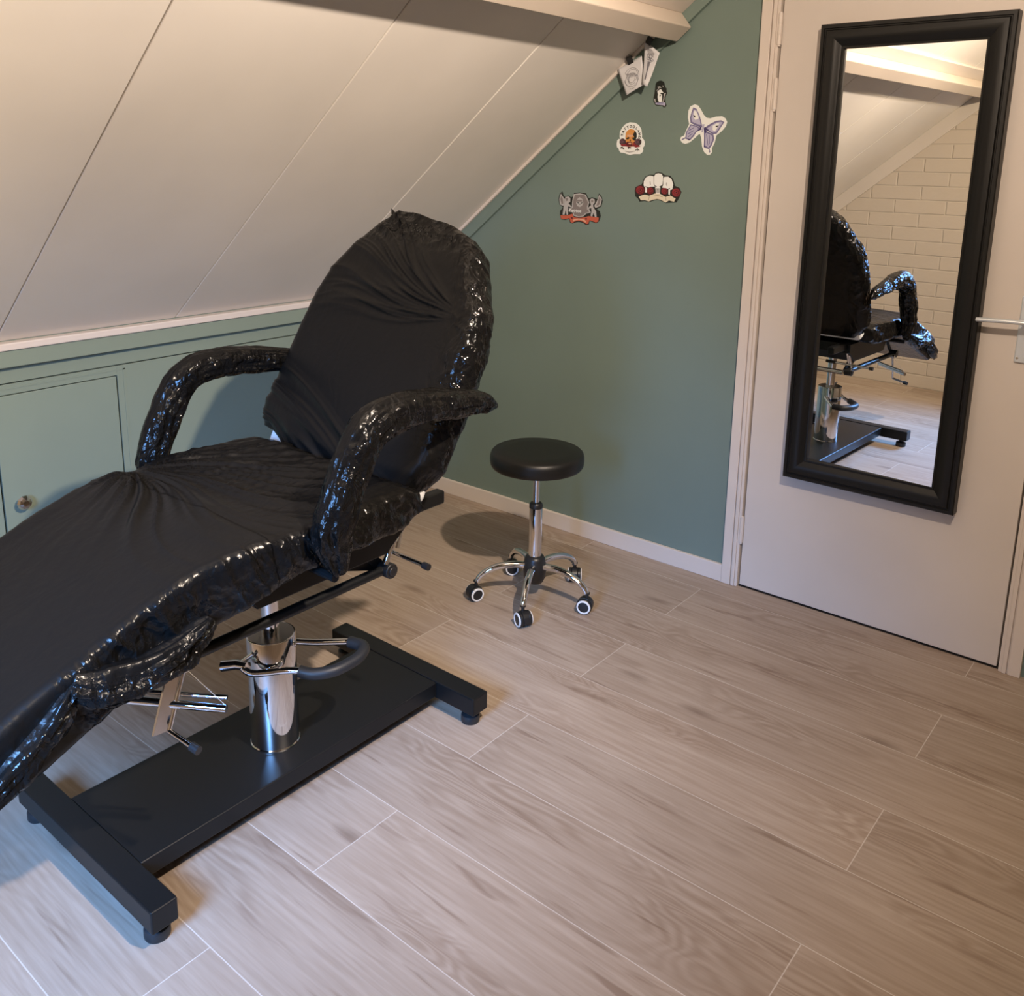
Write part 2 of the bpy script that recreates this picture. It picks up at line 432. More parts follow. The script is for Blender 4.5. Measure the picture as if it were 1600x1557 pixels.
struct(finish('trim_11', bm, GAPSHADE), 'black sheet and strip painted as the shade of the door gap')

# door leaf, three painted hinges, lever handle on a plate
bm = BM(); box(bm, DL+0.001, DR-0.003, 0.0, 0.040, 0.007, DZ)
door = struct(finish('door_1', bm, DOORW, bevel=0.0015), 'flush cream door carrying the mirror')
for hz in (1.906, 1.708, 0.218):
    b = BM()
    lathe(b, [(0.0075,-0.047),(0.0075,-0.016),(0.0068,-0.0155),(0.0075,-0.015),(0.0075,0.015),(0.0068,0.0155),(0.0075,0.016),(0.0075,0.047)], (DL-0.003,-0.008,hz), n=16)
    lathe(b, [(0.003,-0.054),(0.006,-0.052),(0.0055,-0.047)], (DL-0.003,-0.008,hz), n=12)
    lathe(b, [(0.0055,0.047),(0.006,0.050),(0.003,0.052)], (DL-0.003,-0.008,hz), n=12)
    finish('hinge', b, TRIMW, door, auto=40)
b = BM()
box(b, 1.823, 1.871, -0.007, 0.0, 0.949, 1.140)
pl = finish('handle_plate', b, SATIN, door, bevel=0.003); pl['label'] = 'aluminium handle plate'
b = BM(); lathe(b, [(0.0035,-0.0082),(0.0035,-0.0070)], (1.831,0,0.962), 'Y', 12)
finish('screw', b, CHROME, pl)
b = BM()
tube(b, [(1.846,-0.006,1.070),(1.846,-0.050,1.070)], 0.0095, 18)
tube(b, smooth_path([(1.852,-0.050,1.070),(1.826,-0.052,1.0705),(1.79,-0.053,1.070),(1.755,-0.051,1.068),(1.722,-0.046,1.066)]), 0.0085, 16, flat=0.8)
hd = finish('door_handle', b, SATIN, door, auto=50); hd['label'] = 'aluminium lever handle'

# ================================================================== MIRROR ON THE DOOR
MX0, MX1, MZ0, MZ1 = 1.187, 1.722, 0.466, 1.905
mir = empty('wall_mirror', 'tall black framed mirror hanging on the cream door', 'mirror', ((MX0+MX1)/2 + 0.005, -0.012, MZ0 - 0.001))
def frame_sweep(x0, x1, z0, z1, prof):
    b = BM(); rings = []
    for d, h in prof:
        rings.append([b.verts.new(p) for p in ((x0+d,-h,z0+d),(x1-d,-h,z0+d),(x1-d,-h,z1-d),(x0+d,-h,z1-d))])
    for a, c in zip(rings, rings[1:]):
        for i in range(4): b.faces.new((a[i], a[(i+1)%4], c[(i+1)%4], c[i]))
    return b
cxm = (MX0+MX1)/2
prof = [(0.0,-0.0118),(0.0,0.030),(0.003,0.034),(0.012,0.035),(0.014,0.031),(0.0165,0.031),(0.020,0.036),(0.030,0.0385),(0.040,0.037),(0.050,0.032),(0.058,0.026),(0.064,0.023),(0.066,0.0245),(0.071,0.0235),(0.072,0.014),(0.072,0.002)]
b = frame_sweep(MX0-cxm, MX1-cxm, 0, MZ1-MZ0, prof)
finish('mirror_frame', b, FRAMEB, mir, auto=28)
b = BM()
gw = (MX1-MX0)/2 - 0.0715
box(b, -gw, gw, -0.003, 0.001, 0.0715, MZ1-MZ0-0.0715)
g = finish('mirror_glass', b, GLASSM, mir, loc=(0, -0.0125, 0), rot=(0, 0, R(-1.6))); g['label'] = 'silvered mirror glass'
b = BM(); box(b, -0.24, 0.24, -0.008, 0.0, 0.03, 1.40)
finish('backing_board', b, BLKP, mir, loc=(0, 0.004, 0))
# ================================================================== STICKERS ON THE GREEN WALL
# cut-out artwork, wall coordinates (x, z) in metres: (colour, outline) from the backing up
ART = {
'hooded':[
  ('dark',[(.619,1.768),(.609,1.765),(.603,1.759),(.602,1.751),(.601,1.739),(.6,1.726),(.597,1.714),(.597,1.701),(.598,1.695),(.602,1.694),(.604,1.688),(.609,1.685),(.633,1.683),(.638,1.678),(.645,1.678),(.65,1.683),(.649,1.688),(.646,1.693),(.644,1.708),(.646,1.718),(.651,1.725),(.649,1.729),(.647,1.731),(.647,1.741),(.643,1.744),(.639,1.751),(.638,1.758),(.633,1.764),(.626,1.767)]),
  ('white',[(.622,1.739),(.611,1.732),(.614,1.722),(.613,1.713),(.616,1.702),(.619,1.696),(.63,1.695),(.631,1.709),(.63,1.721),(.623,1.723),(.626,1.727),(.636,1.727),(.63,1.732),(.627,1.737)]),
  ('lgrey',[(.638,1.725),(.646,1.725),(.643,1.72),(.64,1.713),(.641,1.706),(.637,1.695),(.633,1.696),(.636,1.706),(.637,1.713)]),
  ('lgrey',[(.603,1.709),(.606,1.701),(.608,1.696),(.602,1.698),(.6,1.705)]),
  ('lilac',[(.604,1.694),(.643,1.694),(.646,1.688),(.645,1.684),(.637,1.685),(.609,1.688)]),
  ('violet',[(.611,1.693),(.637,1.693),(.638,1.691),(.612,1.691)]),
  ('lgrey',[(.638,1.684),(.643,1.684),(.643,1.681),(.64,1.681)]),
  ('lgrey',[(.61,1.747),(.621,1.749),(.627,1.742),(.619,1.744),(.61,1.734),(.608,1.735),(.615,1.743)]),
  ('lgrey',[(.631,1.751),(.633,1.751),(.635,1.746),(.632,1.746)]),
  ('dark',[(.62,1.717),(.623,1.719),(.627,1.717),(.624,1.715),(.62,1.716)]),
  ('lgrey',[(.62,1.734),(.622,1.734),(.621,1.731),(.62,1.73)]),
],
'skull_roses':[
  ('white',[(.504,1.629),(.526,1.627),(.542,1.619),(.553,1.604),(.557,1.584),(.557,1.575),(.565,1.569),(.57,1.558),(.568,1.546),(.563,1.54),(.565,1.532),(.561,1.524),(.552,1.518),(.54,1.518),(.528,1.518),(.51,1.515),(.496,1.518),(.485,1.522),(.47,1.523),(.463,1.531),(.461,1.538),(.454,1.542),(.452,1.554),(.454,1.566),(.459,1.571),(.466,1.57),(.463,1.581),(.464,1.596),(.473,1.611),(.486,1.623)]),
  ('red',[(.487,1.564),(.496,1.566),(.518,1.564),(.533,1.558),(.534,1.545),(.502,1.543),(.483,1.546)]),
  ('orange',[(.509,1.606),(.523,1.603),(.532,1.594),(.534,1.582),(.531,1.566),(.522,1.558),(.519,1.546),(.505,1.545),(.497,1.553),(.489,1.566),(.488,1.578),(.489,1.592),(.497,1.602)]),
  ('dark',[(.527,1.601),(.535,1.59),(.536,1.578),(.531,1.565),(.523,1.566),(.525,1.578),(.519,1.586),(.524,1.593)]),
  ('peach',[(.495,1.586),(.52,1.585),(.517,1.579),(.505,1.578),(.496,1.58)]),
  ('dark',[(.491,1.574),(.501,1.578),(.507,1.575),(.502,1.57),(.494,1.57)]),
  ('dark',[(.517,1.576),(.528,1.577),(.532,1.567),(.524,1.567),(.518,1.571)]),
  ('dark',[(.509,1.571),(.513,1.563),(.506,1.563)]),
  ('dred',[(.498,1.562),(.519,1.559),(.52,1.546),(.497,1.547),(.49,1.555)]),
  ('peach',[(.502,1.558),(.515,1.557),(.514,1.553),(.503,1.553)]),
  ('dark',[(.492,1.561),(.491,1.556),(.487,1.552),(.481,1.55),(.475,1.55),(.469,1.552),(.465,1.556),(.464,1.561),(.465,1.566),(.468,1.57),(.474,1.573),(.48,1.573),(.486,1.57),(.49,1.566)]),
  ('plum',[(.489,1.562),(.488,1.558),(.485,1.555),(.48,1.553),(.475,1.553),(.47,1.555),(.467,1.558),(.465,1.562),(.466,1.566),(.469,1.569),(.474,1.571),(.479,1.571),(.484,1.569),(.487,1.566)]),
  ('dark',[(.487,1.561),(.487,1.559),(.484,1.556),(.481,1.555),(.477,1.555),(.474,1.556),(.471,1.559),(.47,1.561),(.471,1.564),(.473,1.566),(.477,1.568),(.48,1.568),(.484,1.566),(.486,1.564)]),
  ('plum',[(.484,1.561),(.483,1.559),(.482,1.558),(.479,1.557),(.477,1.557),(.474,1.558),(.472,1.559),(.472,1.561),(.472,1.563),(.474,1.565),(.476,1.566),(.479,1.566),(.481,1.565),(.483,1.563)]),
  ('plum',[(.481,1.562),(.48,1.561),(.48,1.56),(.479,1.56),(.478,1.56),(.477,1.56),(.476,1.561),(.476,1.562),(.476,1.562),(.477,1.563),(.478,1.563),(.479,1.563),(.48,1.563),(.48,1.562)]),
  ('dark',[(.557,1.56),(.556,1.555),(.552,1.551),(.546,1.548),(.54,1.548),(.534,1.551),(.529,1.555),(.527,1.56),(.529,1.566),(.533,1.57),(.538,1.572),(.545,1.572),(.551,1.57),(.556,1.566)]),
  ('plum',[(.554,1.561),(.553,1.557),(.55,1.553),(.545,1.551),(.539,1.551),(.534,1.553),(.531,1.557),(.529,1.561),(.53,1.565),(.534,1.569),(.538,1.571),(.544,1.571),(.549,1.569),(.552,1.565)]),
  ('dark',[(.553,1.56),(.552,1.557),(.549,1.555),(.546,1.554),(.542,1.554),(.538,1.555),(.536,1.557),(.535,1.56),(.535,1.563),(.538,1.566),(.541,1.567),(.545,1.567),(.549,1.566),(.552,1.563)]),
  ('plum',[(.549,1.56),(.548,1.558),(.547,1.557),(.544,1.556),(.541,1.556),(.539,1.557),(.537,1.558),(.536,1.56),(.537,1.562),(.538,1.564),(.541,1.565),(.544,1.565),(.546,1.564),(.548,1.562)]),
  ('plum',[(.545,1.561),(.545,1.56),(.545,1.559),(.544,1.559),(.543,1.559),(.542,1.559),(.541,1.56),(.541,1.561),(.541,1.561),(.541,1.562),(.542,1.562),(.543,1.562),(.544,1.562),(.545,1.561)]),
  ('red',[(.469,1.553),(.487,1.554),(.495,1.546),(.483,1.545),(.473,1.547)]),
  ('red',[(.526,1.553),(.548,1.548),(.554,1.545),(.535,1.541),(.526,1.545)]),
  ('dark',[(.471,1.543),(.478,1.544),(.487,1.535),(.483,1.534),(.478,1.54),(.47,1.537)]),
  ('dark',[(.533,1.532),(.541,1.539),(.551,1.532),(.549,1.53),(.543,1.534),(.543,1.526),(.54,1.534),(.535,1.53)]),
  ('dark',[(.501,1.543),(.513,1.543),(.515,1.537),(.509,1.541),(.503,1.535)]),
  ('lgrey',[(.491,1.53),(.509,1.527),(.531,1.53),(.531,1.527),(.509,1.523),(.491,1.527)]),
],
'butterfly':[
  ('white',[(.759,1.685),(.772,1.681),(.783,1.668),(.795,1.65),(.806,1.64),(.82,1.638),(.841,1.643),(.863,1.644),(.876,1.637),(.883,1.625),(.879,1.611),(.866,1.596),(.847,1.582),(.842,1.558),(.833,1.54),(.835,1.527),(.827,1.518),(.817,1.518),(.805,1.527),(.796,1.545),(.791,1.573),(.786,1.586),(.78,1.585),(.766,1.573),(.748,1.559),(.731,1.554),(.719,1.558),(.711,1.568),(.713,1.577),(.725,1.582),(.732,1.599),(.742,1.62),(.736,1.641),(.736,1.664),(.743,1.679)]),
  ('violet',[(.754,1.675),(.767,1.67),(.779,1.65),(.787,1.63),(.793,1.608),(.772,1.613),(.747,1.624),(.744,1.641),(.749,1.66)]),
  ('lilac',[(.757,1.669),(.767,1.666),(.776,1.649),(.783,1.63),(.786,1.617),(.772,1.62),(.752,1.628),(.749,1.641),(.753,1.657)]),
  ('white',[(.758,1.665),(.766,1.662),(.774,1.648),(.777,1.638),(.765,1.633),(.757,1.642),(.757,1.653)]),
  ('violet',[(.748,1.62),(.772,1.613),(.79,1.605),(.786,1.6),(.771,1.593),(.764,1.581),(.749,1.566),(.73,1.572),(.732,1.593)]),
  ('lilac',[(.75,1.615),(.77,1.611),(.779,1.604),(.768,1.595),(.758,1.582),(.747,1.571),(.735,1.575),(.736,1.593)]),
  ('violet',[(.873,1.625),(.861,1.631),(.842,1.629),(.822,1.62),(.802,1.608),(.818,1.594),(.833,1.586),(.848,1.588),(.857,1.601)]),
  ('lilac',[(.867,1.624),(.858,1.626),(.843,1.624),(.826,1.615),(.812,1.606),(.822,1.596),(.834,1.591),(.845,1.592),(.853,1.603)]),
  ('white',[(.831,1.613),(.844,1.621),(.855,1.621),(.848,1.606),(.841,1.595),(.832,1.6)]),
  ('violet',[(.799,1.603),(.818,1.592),(.836,1.585),(.84,1.57),(.832,1.549),(.823,1.537),(.803,1.543),(.802,1.573)]),
  ('lilac',[(.806,1.592),(.818,1.587),(.832,1.581),(.834,1.57),(.827,1.551),(.82,1.542),(.808,1.549),(.807,1.572)]),
  ('violet',[(.809,1.586),(.812,1.586),(.819,1.55),(.817,1.549)]),
  ('violet',[(.82,1.583),(.822,1.583),(.825,1.554),(.823,1.552)]),
  ('violet',[(.743,1.601),(.761,1.609),(.762,1.607),(.745,1.598)]),
  ('violet',[(.74,1.589),(.761,1.6),(.763,1.598),(.741,1.586)]),
  ('violet',[(.74,1.578),(.756,1.59),(.758,1.588),(.742,1.576)]),
  ('ink',[(.781,1.613),(.79,1.609),(.791,1.601),(.785,1.6),(.775,1.595),(.785,1.607)]),
  ('ink',[(.799,1.608),(.805,1.609),(.82,1.595),(.808,1.599),(.809,1.588),(.802,1.594)]),
  ('lilac',[(.792,1.619),(.801,1.619),(.799,1.604),(.796,1.592),(.791,1.594),(.793,1.607)]),
  ('dark',[(.756,1.65),(.763,1.648),(.765,1.642),(.76,1.643)]),
  ('dark',[(.842,1.613),(.852,1.614),(.85,1.609),(.844,1.61)]),
  ('violet',[(.73,1.576),(.732,1.573),(.72,1.567),(.717,1.568),(.721,1.572)]),
  ('violet',[(.822,1.538),(.825,1.538),(.829,1.528),(.826,1.525),(.824,1.528),(.825,1.532)]),
  ('ink',[(.742,1.571),(.749,1.571),(.747,1.566),(.743,1.567)]),
  ('ink',[(.803,1.549),(.809,1.546),(.807,1.543),(.804,1.544)]),
],
'three_skulls':[
  ('dark',[(.632,1.457),(.647,1.454),(.657,1.447),(.68,1.445),(.693,1.431),(.7,1.411),(.719,1.404),(.727,1.39),(.72,1.371),(.71,1.354),(.693,1.353),(.667,1.35),(.647,1.358),(.633,1.361),(.611,1.355),(.6,1.351),(.582,1.354),(.559,1.351),(.553,1.361),(.541,1.369),(.537,1.389),(.54,1.402),(.566,1.413),(.57,1.426),(.579,1.44),(.596,1.447),(.613,1.447),(.62,1.454)]),
  ('dred',[(.579,1.392),(.578,1.385),(.573,1.379),(.565,1.376),(.557,1.376),(.549,1.379),(.543,1.384),(.541,1.391),(.542,1.398),(.547,1.404),(.555,1.407),(.563,1.408),(.571,1.405),(.577,1.399)]),
  ('red',[(.575,1.393),(.573,1.387),(.569,1.383),(.563,1.38),(.556,1.38),(.55,1.382),(.545,1.386),(.543,1.392),(.545,1.398),(.549,1.402),(.555,1.405),(.562,1.405),(.568,1.403),(.573,1.399)]),
  ('dred',[(.573,1.392),(.572,1.388),(.569,1.385),(.565,1.383),(.559,1.383),(.555,1.384),(.551,1.387),(.55,1.391),(.551,1.395),(.554,1.398),(.559,1.4),(.564,1.4),(.568,1.399),(.572,1.396)]),
  ('red',[(.568,1.392),(.567,1.389),(.565,1.387),(.562,1.386),(.559,1.386),(.555,1.387),(.553,1.389),(.552,1.391),(.553,1.394),(.555,1.396),(.558,1.398),(.562,1.398),(.565,1.397),(.567,1.395)]),
  ('dark',[(.564,1.392),(.564,1.391),(.563,1.39),(.562,1.39),(.56,1.39),(.559,1.39),(.558,1.391),(.558,1.392),(.558,1.393),(.559,1.394),(.56,1.394),(.561,1.394),(.563,1.394),(.563,1.393)]),
  ('dred',[(.617,1.391),(.616,1.386),(.612,1.381),(.606,1.378),(.6,1.378),(.594,1.38),(.589,1.385),(.588,1.39),(.589,1.396),(.593,1.4),(.598,1.403),(.605,1.403),(.611,1.401),(.615,1.396)]),
  ('red',[(.614,1.392),(.613,1.387),(.61,1.384),(.605,1.382),(.6,1.381),(.595,1.383),(.591,1.387),(.59,1.391),(.591,1.395),(.594,1.399),(.598,1.401),(.604,1.401),(.609,1.399),(.612,1.396)]),
  ('dred',[(.612,1.391),(.612,1.388),(.609,1.385),(.606,1.384),(.602,1.384),(.598,1.385),(.596,1.387),(.595,1.39),(.595,1.393),(.598,1.396),(.601,1.397),(.605,1.397),(.609,1.396),(.611,1.394)]),
  ('red',[(.609,1.391),(.608,1.389),(.606,1.387),(.604,1.386),(.601,1.386),(.599,1.387),(.597,1.388),(.596,1.39),(.597,1.393),(.598,1.394),(.601,1.395),(.603,1.395),(.606,1.394),(.608,1.393)]),
  ('dark',[(.605,1.391),(.605,1.39),(.605,1.39),(.604,1.389),(.603,1.389),(.602,1.389),(.601,1.39),(.601,1.391),(.601,1.392),(.601,1.392),(.602,1.393),(.603,1.393),(.604,1.392),(.605,1.392)]),
  ('dred',[(.675,1.392),(.674,1.386),(.67,1.382),(.664,1.379),(.658,1.379),(.652,1.381),(.648,1.386),(.646,1.391),(.647,1.396),(.651,1.401),(.657,1.403),(.663,1.404),(.669,1.401),(.673,1.397)]),
  ('red',[(.671,1.392),(.671,1.388),(.667,1.384),(.663,1.382),(.658,1.382),(.653,1.384),(.649,1.387),(.648,1.392),(.649,1.396),(.652,1.399),(.656,1.402),(.662,1.402),(.667,1.4),(.67,1.397)]),
  ('dred',[(.67,1.392),(.67,1.389),(.667,1.386),(.664,1.385),(.66,1.385),(.657,1.386),(.654,1.388),(.653,1.391),(.654,1.394),(.656,1.397),(.659,1.398),(.663,1.398),(.667,1.397),(.669,1.395)]),
  ('red',[(.666,1.392),(.666,1.389),(.664,1.388),(.662,1.387),(.659,1.387),(.657,1.388),(.655,1.389),(.654,1.391),(.655,1.393),(.656,1.395),(.659,1.396),(.662,1.396),(.664,1.395),(.666,1.394)]),
  ('dark',[(.663,1.392),(.663,1.391),(.663,1.39),(.662,1.39),(.661,1.39),(.66,1.39),(.659,1.391),(.659,1.392),(.659,1.392),(.659,1.393),(.66,1.393),(.661,1.393),(.662,1.393),(.663,1.392)]),
  ('dred',[(.725,1.389),(.723,1.382),(.719,1.376),(.712,1.373),(.704,1.373),(.696,1.375),(.691,1.381),(.689,1.388),(.69,1.394),(.695,1.4),(.702,1.403),(.71,1.404),(.717,1.401),(.723,1.396)]),
  ('red',[(.721,1.389),(.72,1.384),(.716,1.379),(.71,1.377),(.703,1.376),(.697,1.379),(.693,1.383),(.691,1.388),(.692,1.394),(.696,1.399),(.702,1.401),(.708,1.401),(.714,1.399),(.719,1.395)]),
  ('dred',[(.719,1.389),(.718,1.385),(.715,1.382),(.711,1.38),(.706,1.38),(.702,1.381),(.699,1.384),(.697,1.388),(.698,1.392),(.701,1.395),(.705,1.397),(.71,1.397),(.715,1.395),(.718,1.392)]),
  ('red',[(.714,1.388),(.714,1.386),(.712,1.384),(.709,1.382),(.705,1.382),(.702,1.383),(.7,1.385),(.699,1.388),(.7,1.391),(.702,1.393),(.705,1.394),(.708,1.394),(.711,1.393),(.713,1.391)]),
  ('dark',[(.71,1.389),(.71,1.388),(.709,1.387),(.708,1.386),(.707,1.386),(.706,1.387),(.705,1.387),(.705,1.388),(.705,1.389),(.706,1.39),(.707,1.391),(.708,1.391),(.709,1.39),(.71,1.39)]),
  ('white',[(.598,1.444),(.613,1.442),(.615,1.415),(.621,1.406),(.603,1.405),(.595,1.402),(.589,1.4),(.589,1.384),(.582,1.385),(.581,1.4),(.574,1.409),(.574,1.424),(.583,1.438)]),
  ('white',[(.657,1.441),(.672,1.442),(.686,1.434),(.694,1.416),(.691,1.398),(.683,1.396),(.683,1.38),(.677,1.381),(.676,1.397),(.667,1.402),(.65,1.403),(.655,1.416),(.654,1.436)]),
  ('lgrey',[(.598,1.423),(.602,1.423),(.604,1.412),(.601,1.41)]),
  ('lgrey',[(.665,1.421),(.669,1.422),(.669,1.409),(.665,1.412)]),
  ('lgrey',[(.613,1.441),(.615,1.442),(.617,1.414),(.615,1.415)]),
  ('lgrey',[(.653,1.438),(.655,1.437),(.654,1.415),(.651,1.413)]),
  ('white',[(.632,1.453),(.645,1.451),(.652,1.442),(.652,1.427),(.65,1.413),(.643,1.406),(.642,1.382),(.627,1.382),(.622,1.406),(.617,1.417),(.616,1.441),(.621,1.45)]),
  ('lgrey',[(.625,1.401),(.641,1.401),(.643,1.387),(.635,1.383),(.625,1.387)]),
  ('dark',[(.617,1.411),(.629,1.407),(.628,1.405),(.62,1.407)]),
  ('dark',[(.648,1.411),(.638,1.406),(.639,1.404),(.647,1.407)]),
  ('dark',[(.581,1.406),(.595,1.403),(.593,1.4),(.583,1.403)]),
  ('dark',[(.683,1.403),(.67,1.399),(.672,1.396),(.682,1.4)]),
  ('dark',[(.631,1.396),(.635,1.396),(.633,1.393)]),
  ('cream',[(.556,1.369),(.581,1.377),(.599,1.373),(.624,1.382),(.643,1.382),(.666,1.371),(.685,1.377),(.707,1.367),(.701,1.356),(.681,1.36),(.668,1.352),(.647,1.361),(.633,1.363),(.613,1.359),(.599,1.353),(.583,1.357),(.566,1.356)]),
  ('tan',[(.599,1.371),(.602,1.371),(.599,1.357),(.596,1.358)]),
  ('tan',[(.666,1.371),(.669,1.371),(.671,1.359),(.668,1.358)]),
  ('tan',[(.619,1.374),(.635,1.377),(.655,1.372),(.654,1.37),(.635,1.374),(.619,1.372)]),
],
'crest':[
  ('dark',[(.215,1.376),(.22,1.361),(.228,1.355),(.242,1.362),(.257,1.355),(.268,1.36),(.269,1.372),(.297,1.375),(.325,1.372),(.334,1.357),(.341,1.354),(.352,1.359),(.369,1.355),(.377,1.353),(.383,1.374),(.396,1.362),(.401,1.347),(.395,1.326),(.375,1.315),(.389,1.309),(.395,1.291),(.388,1.271),(.376,1.263),(.345,1.27),(.342,1.257),(.33,1.254),(.314,1.262),(.295,1.264),(.276,1.26),(.267,1.256),(.255,1.259),(.25,1.273),(.233,1.268),(.213,1.269),(.206,1.285),(.206,1.301),(.22,1.316),(.203,1.325),(.197,1.346),(.203,1.368)]),
  ('cred',[(.208,1.285),(.246,1.287),(.265,1.293),(.272,1.281),(.296,1.278),(.323,1.283),(.341,1.288),(.386,1.285),(.385,1.27),(.374,1.266),(.345,1.273),(.339,1.259),(.33,1.258),(.314,1.266),(.295,1.268),(.276,1.264),(.265,1.258),(.257,1.262),(.252,1.276),(.233,1.271),(.213,1.271)]),
  ('peach',[(.271,1.273),(.295,1.277),(.32,1.275),(.33,1.266),(.327,1.263),(.314,1.27),(.295,1.272),(.276,1.268),(.269,1.264)]),
  ('dred',[(.256,1.28),(.266,1.28),(.269,1.275),(.261,1.274)]),
  ('dred',[(.323,1.279),(.334,1.28),(.332,1.274),(.325,1.274)]),
  ('lgrey',[(.269,1.368),(.297,1.371),(.323,1.368),(.335,1.349),(.341,1.339),(.336,1.321),(.35,1.302),(.328,1.296),(.317,1.286),(.296,1.281),(.27,1.286),(.265,1.299),(.244,1.302),(.262,1.318),(.262,1.333),(.264,1.348)]),
  ('grey',[(.274,1.364),(.297,1.367),(.319,1.365),(.33,1.348),(.336,1.338),(.331,1.321),(.342,1.303),(.325,1.299),(.315,1.289),(.296,1.284),(.274,1.289),(.269,1.301),(.252,1.304),(.267,1.318),(.266,1.333),(.269,1.349)]),
  ('lgrey',[(.296,1.357),(.309,1.35),(.314,1.335),(.308,1.325),(.298,1.32),(.286,1.324),(.281,1.334),(.285,1.349)]),
  ('grey',[(.286,1.347),(.307,1.347),(.309,1.341),(.284,1.34)]),
  ('dark',[(.286,1.339),(.293,1.337),(.292,1.333),(.287,1.335)]),
  ('dark',[(.311,1.339),(.302,1.336),(.303,1.333),(.31,1.336)]),
  ('dark',[(.296,1.332),(.301,1.331),(.298,1.328)]),
  ('lgrey',[(.208,1.368),(.217,1.357),(.228,1.347),(.223,1.321),(.206,1.325),(.201,1.346)]),
  ('grey',[(.21,1.359),(.218,1.349),(.221,1.329),(.213,1.328),(.206,1.346)]),
  ('lgrey',[(.23,1.355),(.244,1.358),(.254,1.352),(.254,1.338),(.245,1.332),(.262,1.32),(.26,1.316),(.244,1.321),(.245,1.288),(.238,1.288),(.233,1.306),(.229,1.288),(.219,1.287),(.223,1.318),(.227,1.337)]),
  ('grey',[(.231,1.35),(.242,1.353),(.243,1.342),(.233,1.339)]),
  ('lgrey',[(.385,1.369),(.398,1.353),(.392,1.328),(.371,1.32),(.364,1.327),(.376,1.346)]),
  ('grey',[(.385,1.362),(.393,1.352),(.387,1.332),(.373,1.326),(.38,1.344)]),
  ('lgrey',[(.342,1.348),(.352,1.355),(.365,1.352),(.367,1.34),(.359,1.332),(.361,1.322),(.374,1.307),(.377,1.285),(.369,1.286),(.362,1.302),(.357,1.286),(.349,1.29),(.353,1.306),(.351,1.319),(.334,1.312),(.331,1.315),(.35,1.329)]),
  ('grey',[(.349,1.347),(.359,1.348),(.359,1.341),(.351,1.339)]),
],
}

SC = {k: mat('sticker_' + k, c, 0.35) for k, c in dict(dark=(0.016,0.018,0.014), white=(0.78,0.80,0.78), lgrey=(0.40,0.39,0.38), grey=(0.20,0.175,0.165),
      orange=(0.62,0.27,0.07), peach=(0.62,0.36,0.24), red=(0.24,0.025,0.03), dred=(0.10,0.012,0.015), cred=(0.46,0.10,0.055), plum=(0.13,0.06,0.08),
      lilac=(0.42,0.41,0.55), violet=(0.15,0.135,0.27), ink=(0.05,0.04,0.13), cream=(0.66,0.60,0.46), tan=(0.40,0.34,0.25)).items()}
SK = list(SC)
def letters(b, text, height, place, mi, y):
    """stroke text as thin flat glyph meshes added to b; place(i) -> (x, z, angle)"""
    for i, ch in enumerate(text):
        cu = bpy.data.curves.new('glyph', 'FONT'); cu.body = ch; cu.size = height*1.38; cu.align_x = 'CENTER'; cu.resolution_u = 3
        cu.offset = height*0.035
        ob = bpy.data.objects.new('glyph', cu); COL.objects.link(ob)
        dg = bpy.context.evaluated_depsgraph_get(); me = ob.evaluated_get(dg).to_mesh()
        x, z, a = place(i); ca, sa = math.cos(a), math.sin(a)
        vs = [b.verts.new((x + v.co.x*ca - v.co.y*sa, y, z + v.co.x*sa + v.co.y*ca)) for v in me.vertices]
        for p in me.polygons:
            try: b.faces.new([vs[k] for k in p.vertices]).material_index = mi
            except ValueError: pass
        ob.evaluated_get(dg).to_mesh_clear(); COL.objects.unlink(ob); bpy.data.objects.remove(ob); bpy.data.curves.remove(cu)
def sticker(name, key, label, cat):
    polys = ART[key]; xs = [p[0] for p in polys[0][1]]; zz = [p[1] for p in polys[0][1]]
    cx, cz = (min(xs)+max(xs))/2, (min(zz)+max(zz))/2
    b = BM()
    for i, (c, pts) in enumerate(polys):
        y = -0.0008 - 0.00006*i
        if i == 0: prism(b, [(x-cx, 0, z-cz) for x, z in pts], (0, -0.0008, 0), SK.index(c))
        else: b.faces.new([b.verts.new((x-cx, y, z-cz)) for x, z in pts]).material_index = SK.index(c)
    if key == 'skull_roses':
        def pl(i):
            a = R(173 - i*20.2); r = 0.0292
            return (0.5115-cx + r*math.cos(a)*1.12, 1.5815-cz + r*math.sin(a), a - math.pi/2)
        letters(b, 'TATTOOLAND', 0.0088, pl, SK.index('dark'), -0.0026)
    if key == 'crest':
        letters(b, 'Tattoo', 0.0125, lambda i: (0.2555-cx + i*0.0095, 1.3005-cz, 0.03), SK.index('white'), -0.0036)
    me = bpy.data.meshes.new(name); b.to_mesh(me); b.free()
    for k in SK: me.materials.append(SC[k])
    o = bpy.data.objects.new(name, me); COL.objects.link(o); o.location = (cx, 0.0, cz)
    return tag(o, label, cat)
sticker('wall_sticker', 'hooded', 'small black and white sticker of a long-haired figure, just below the clipped papers', 'sticker')
sticker('wall_sticker', 'skull_roses', 'white sticker with orange skull, two roses and arched lettering', 'sticker')
sticker('wall_sticker', 'butterfly', 'white edged sticker of a lilac butterfly nearest the door', 'sticker')
sticker('wall_sticker', 'three_skulls', 'black edged sticker of three white skulls above red roses and a cream ribbon', 'sticker')
sticker('wall_sticker', 'crest', 'grey winged crest sticker with a red ribbon, lowest on the green wall', 'sticker')

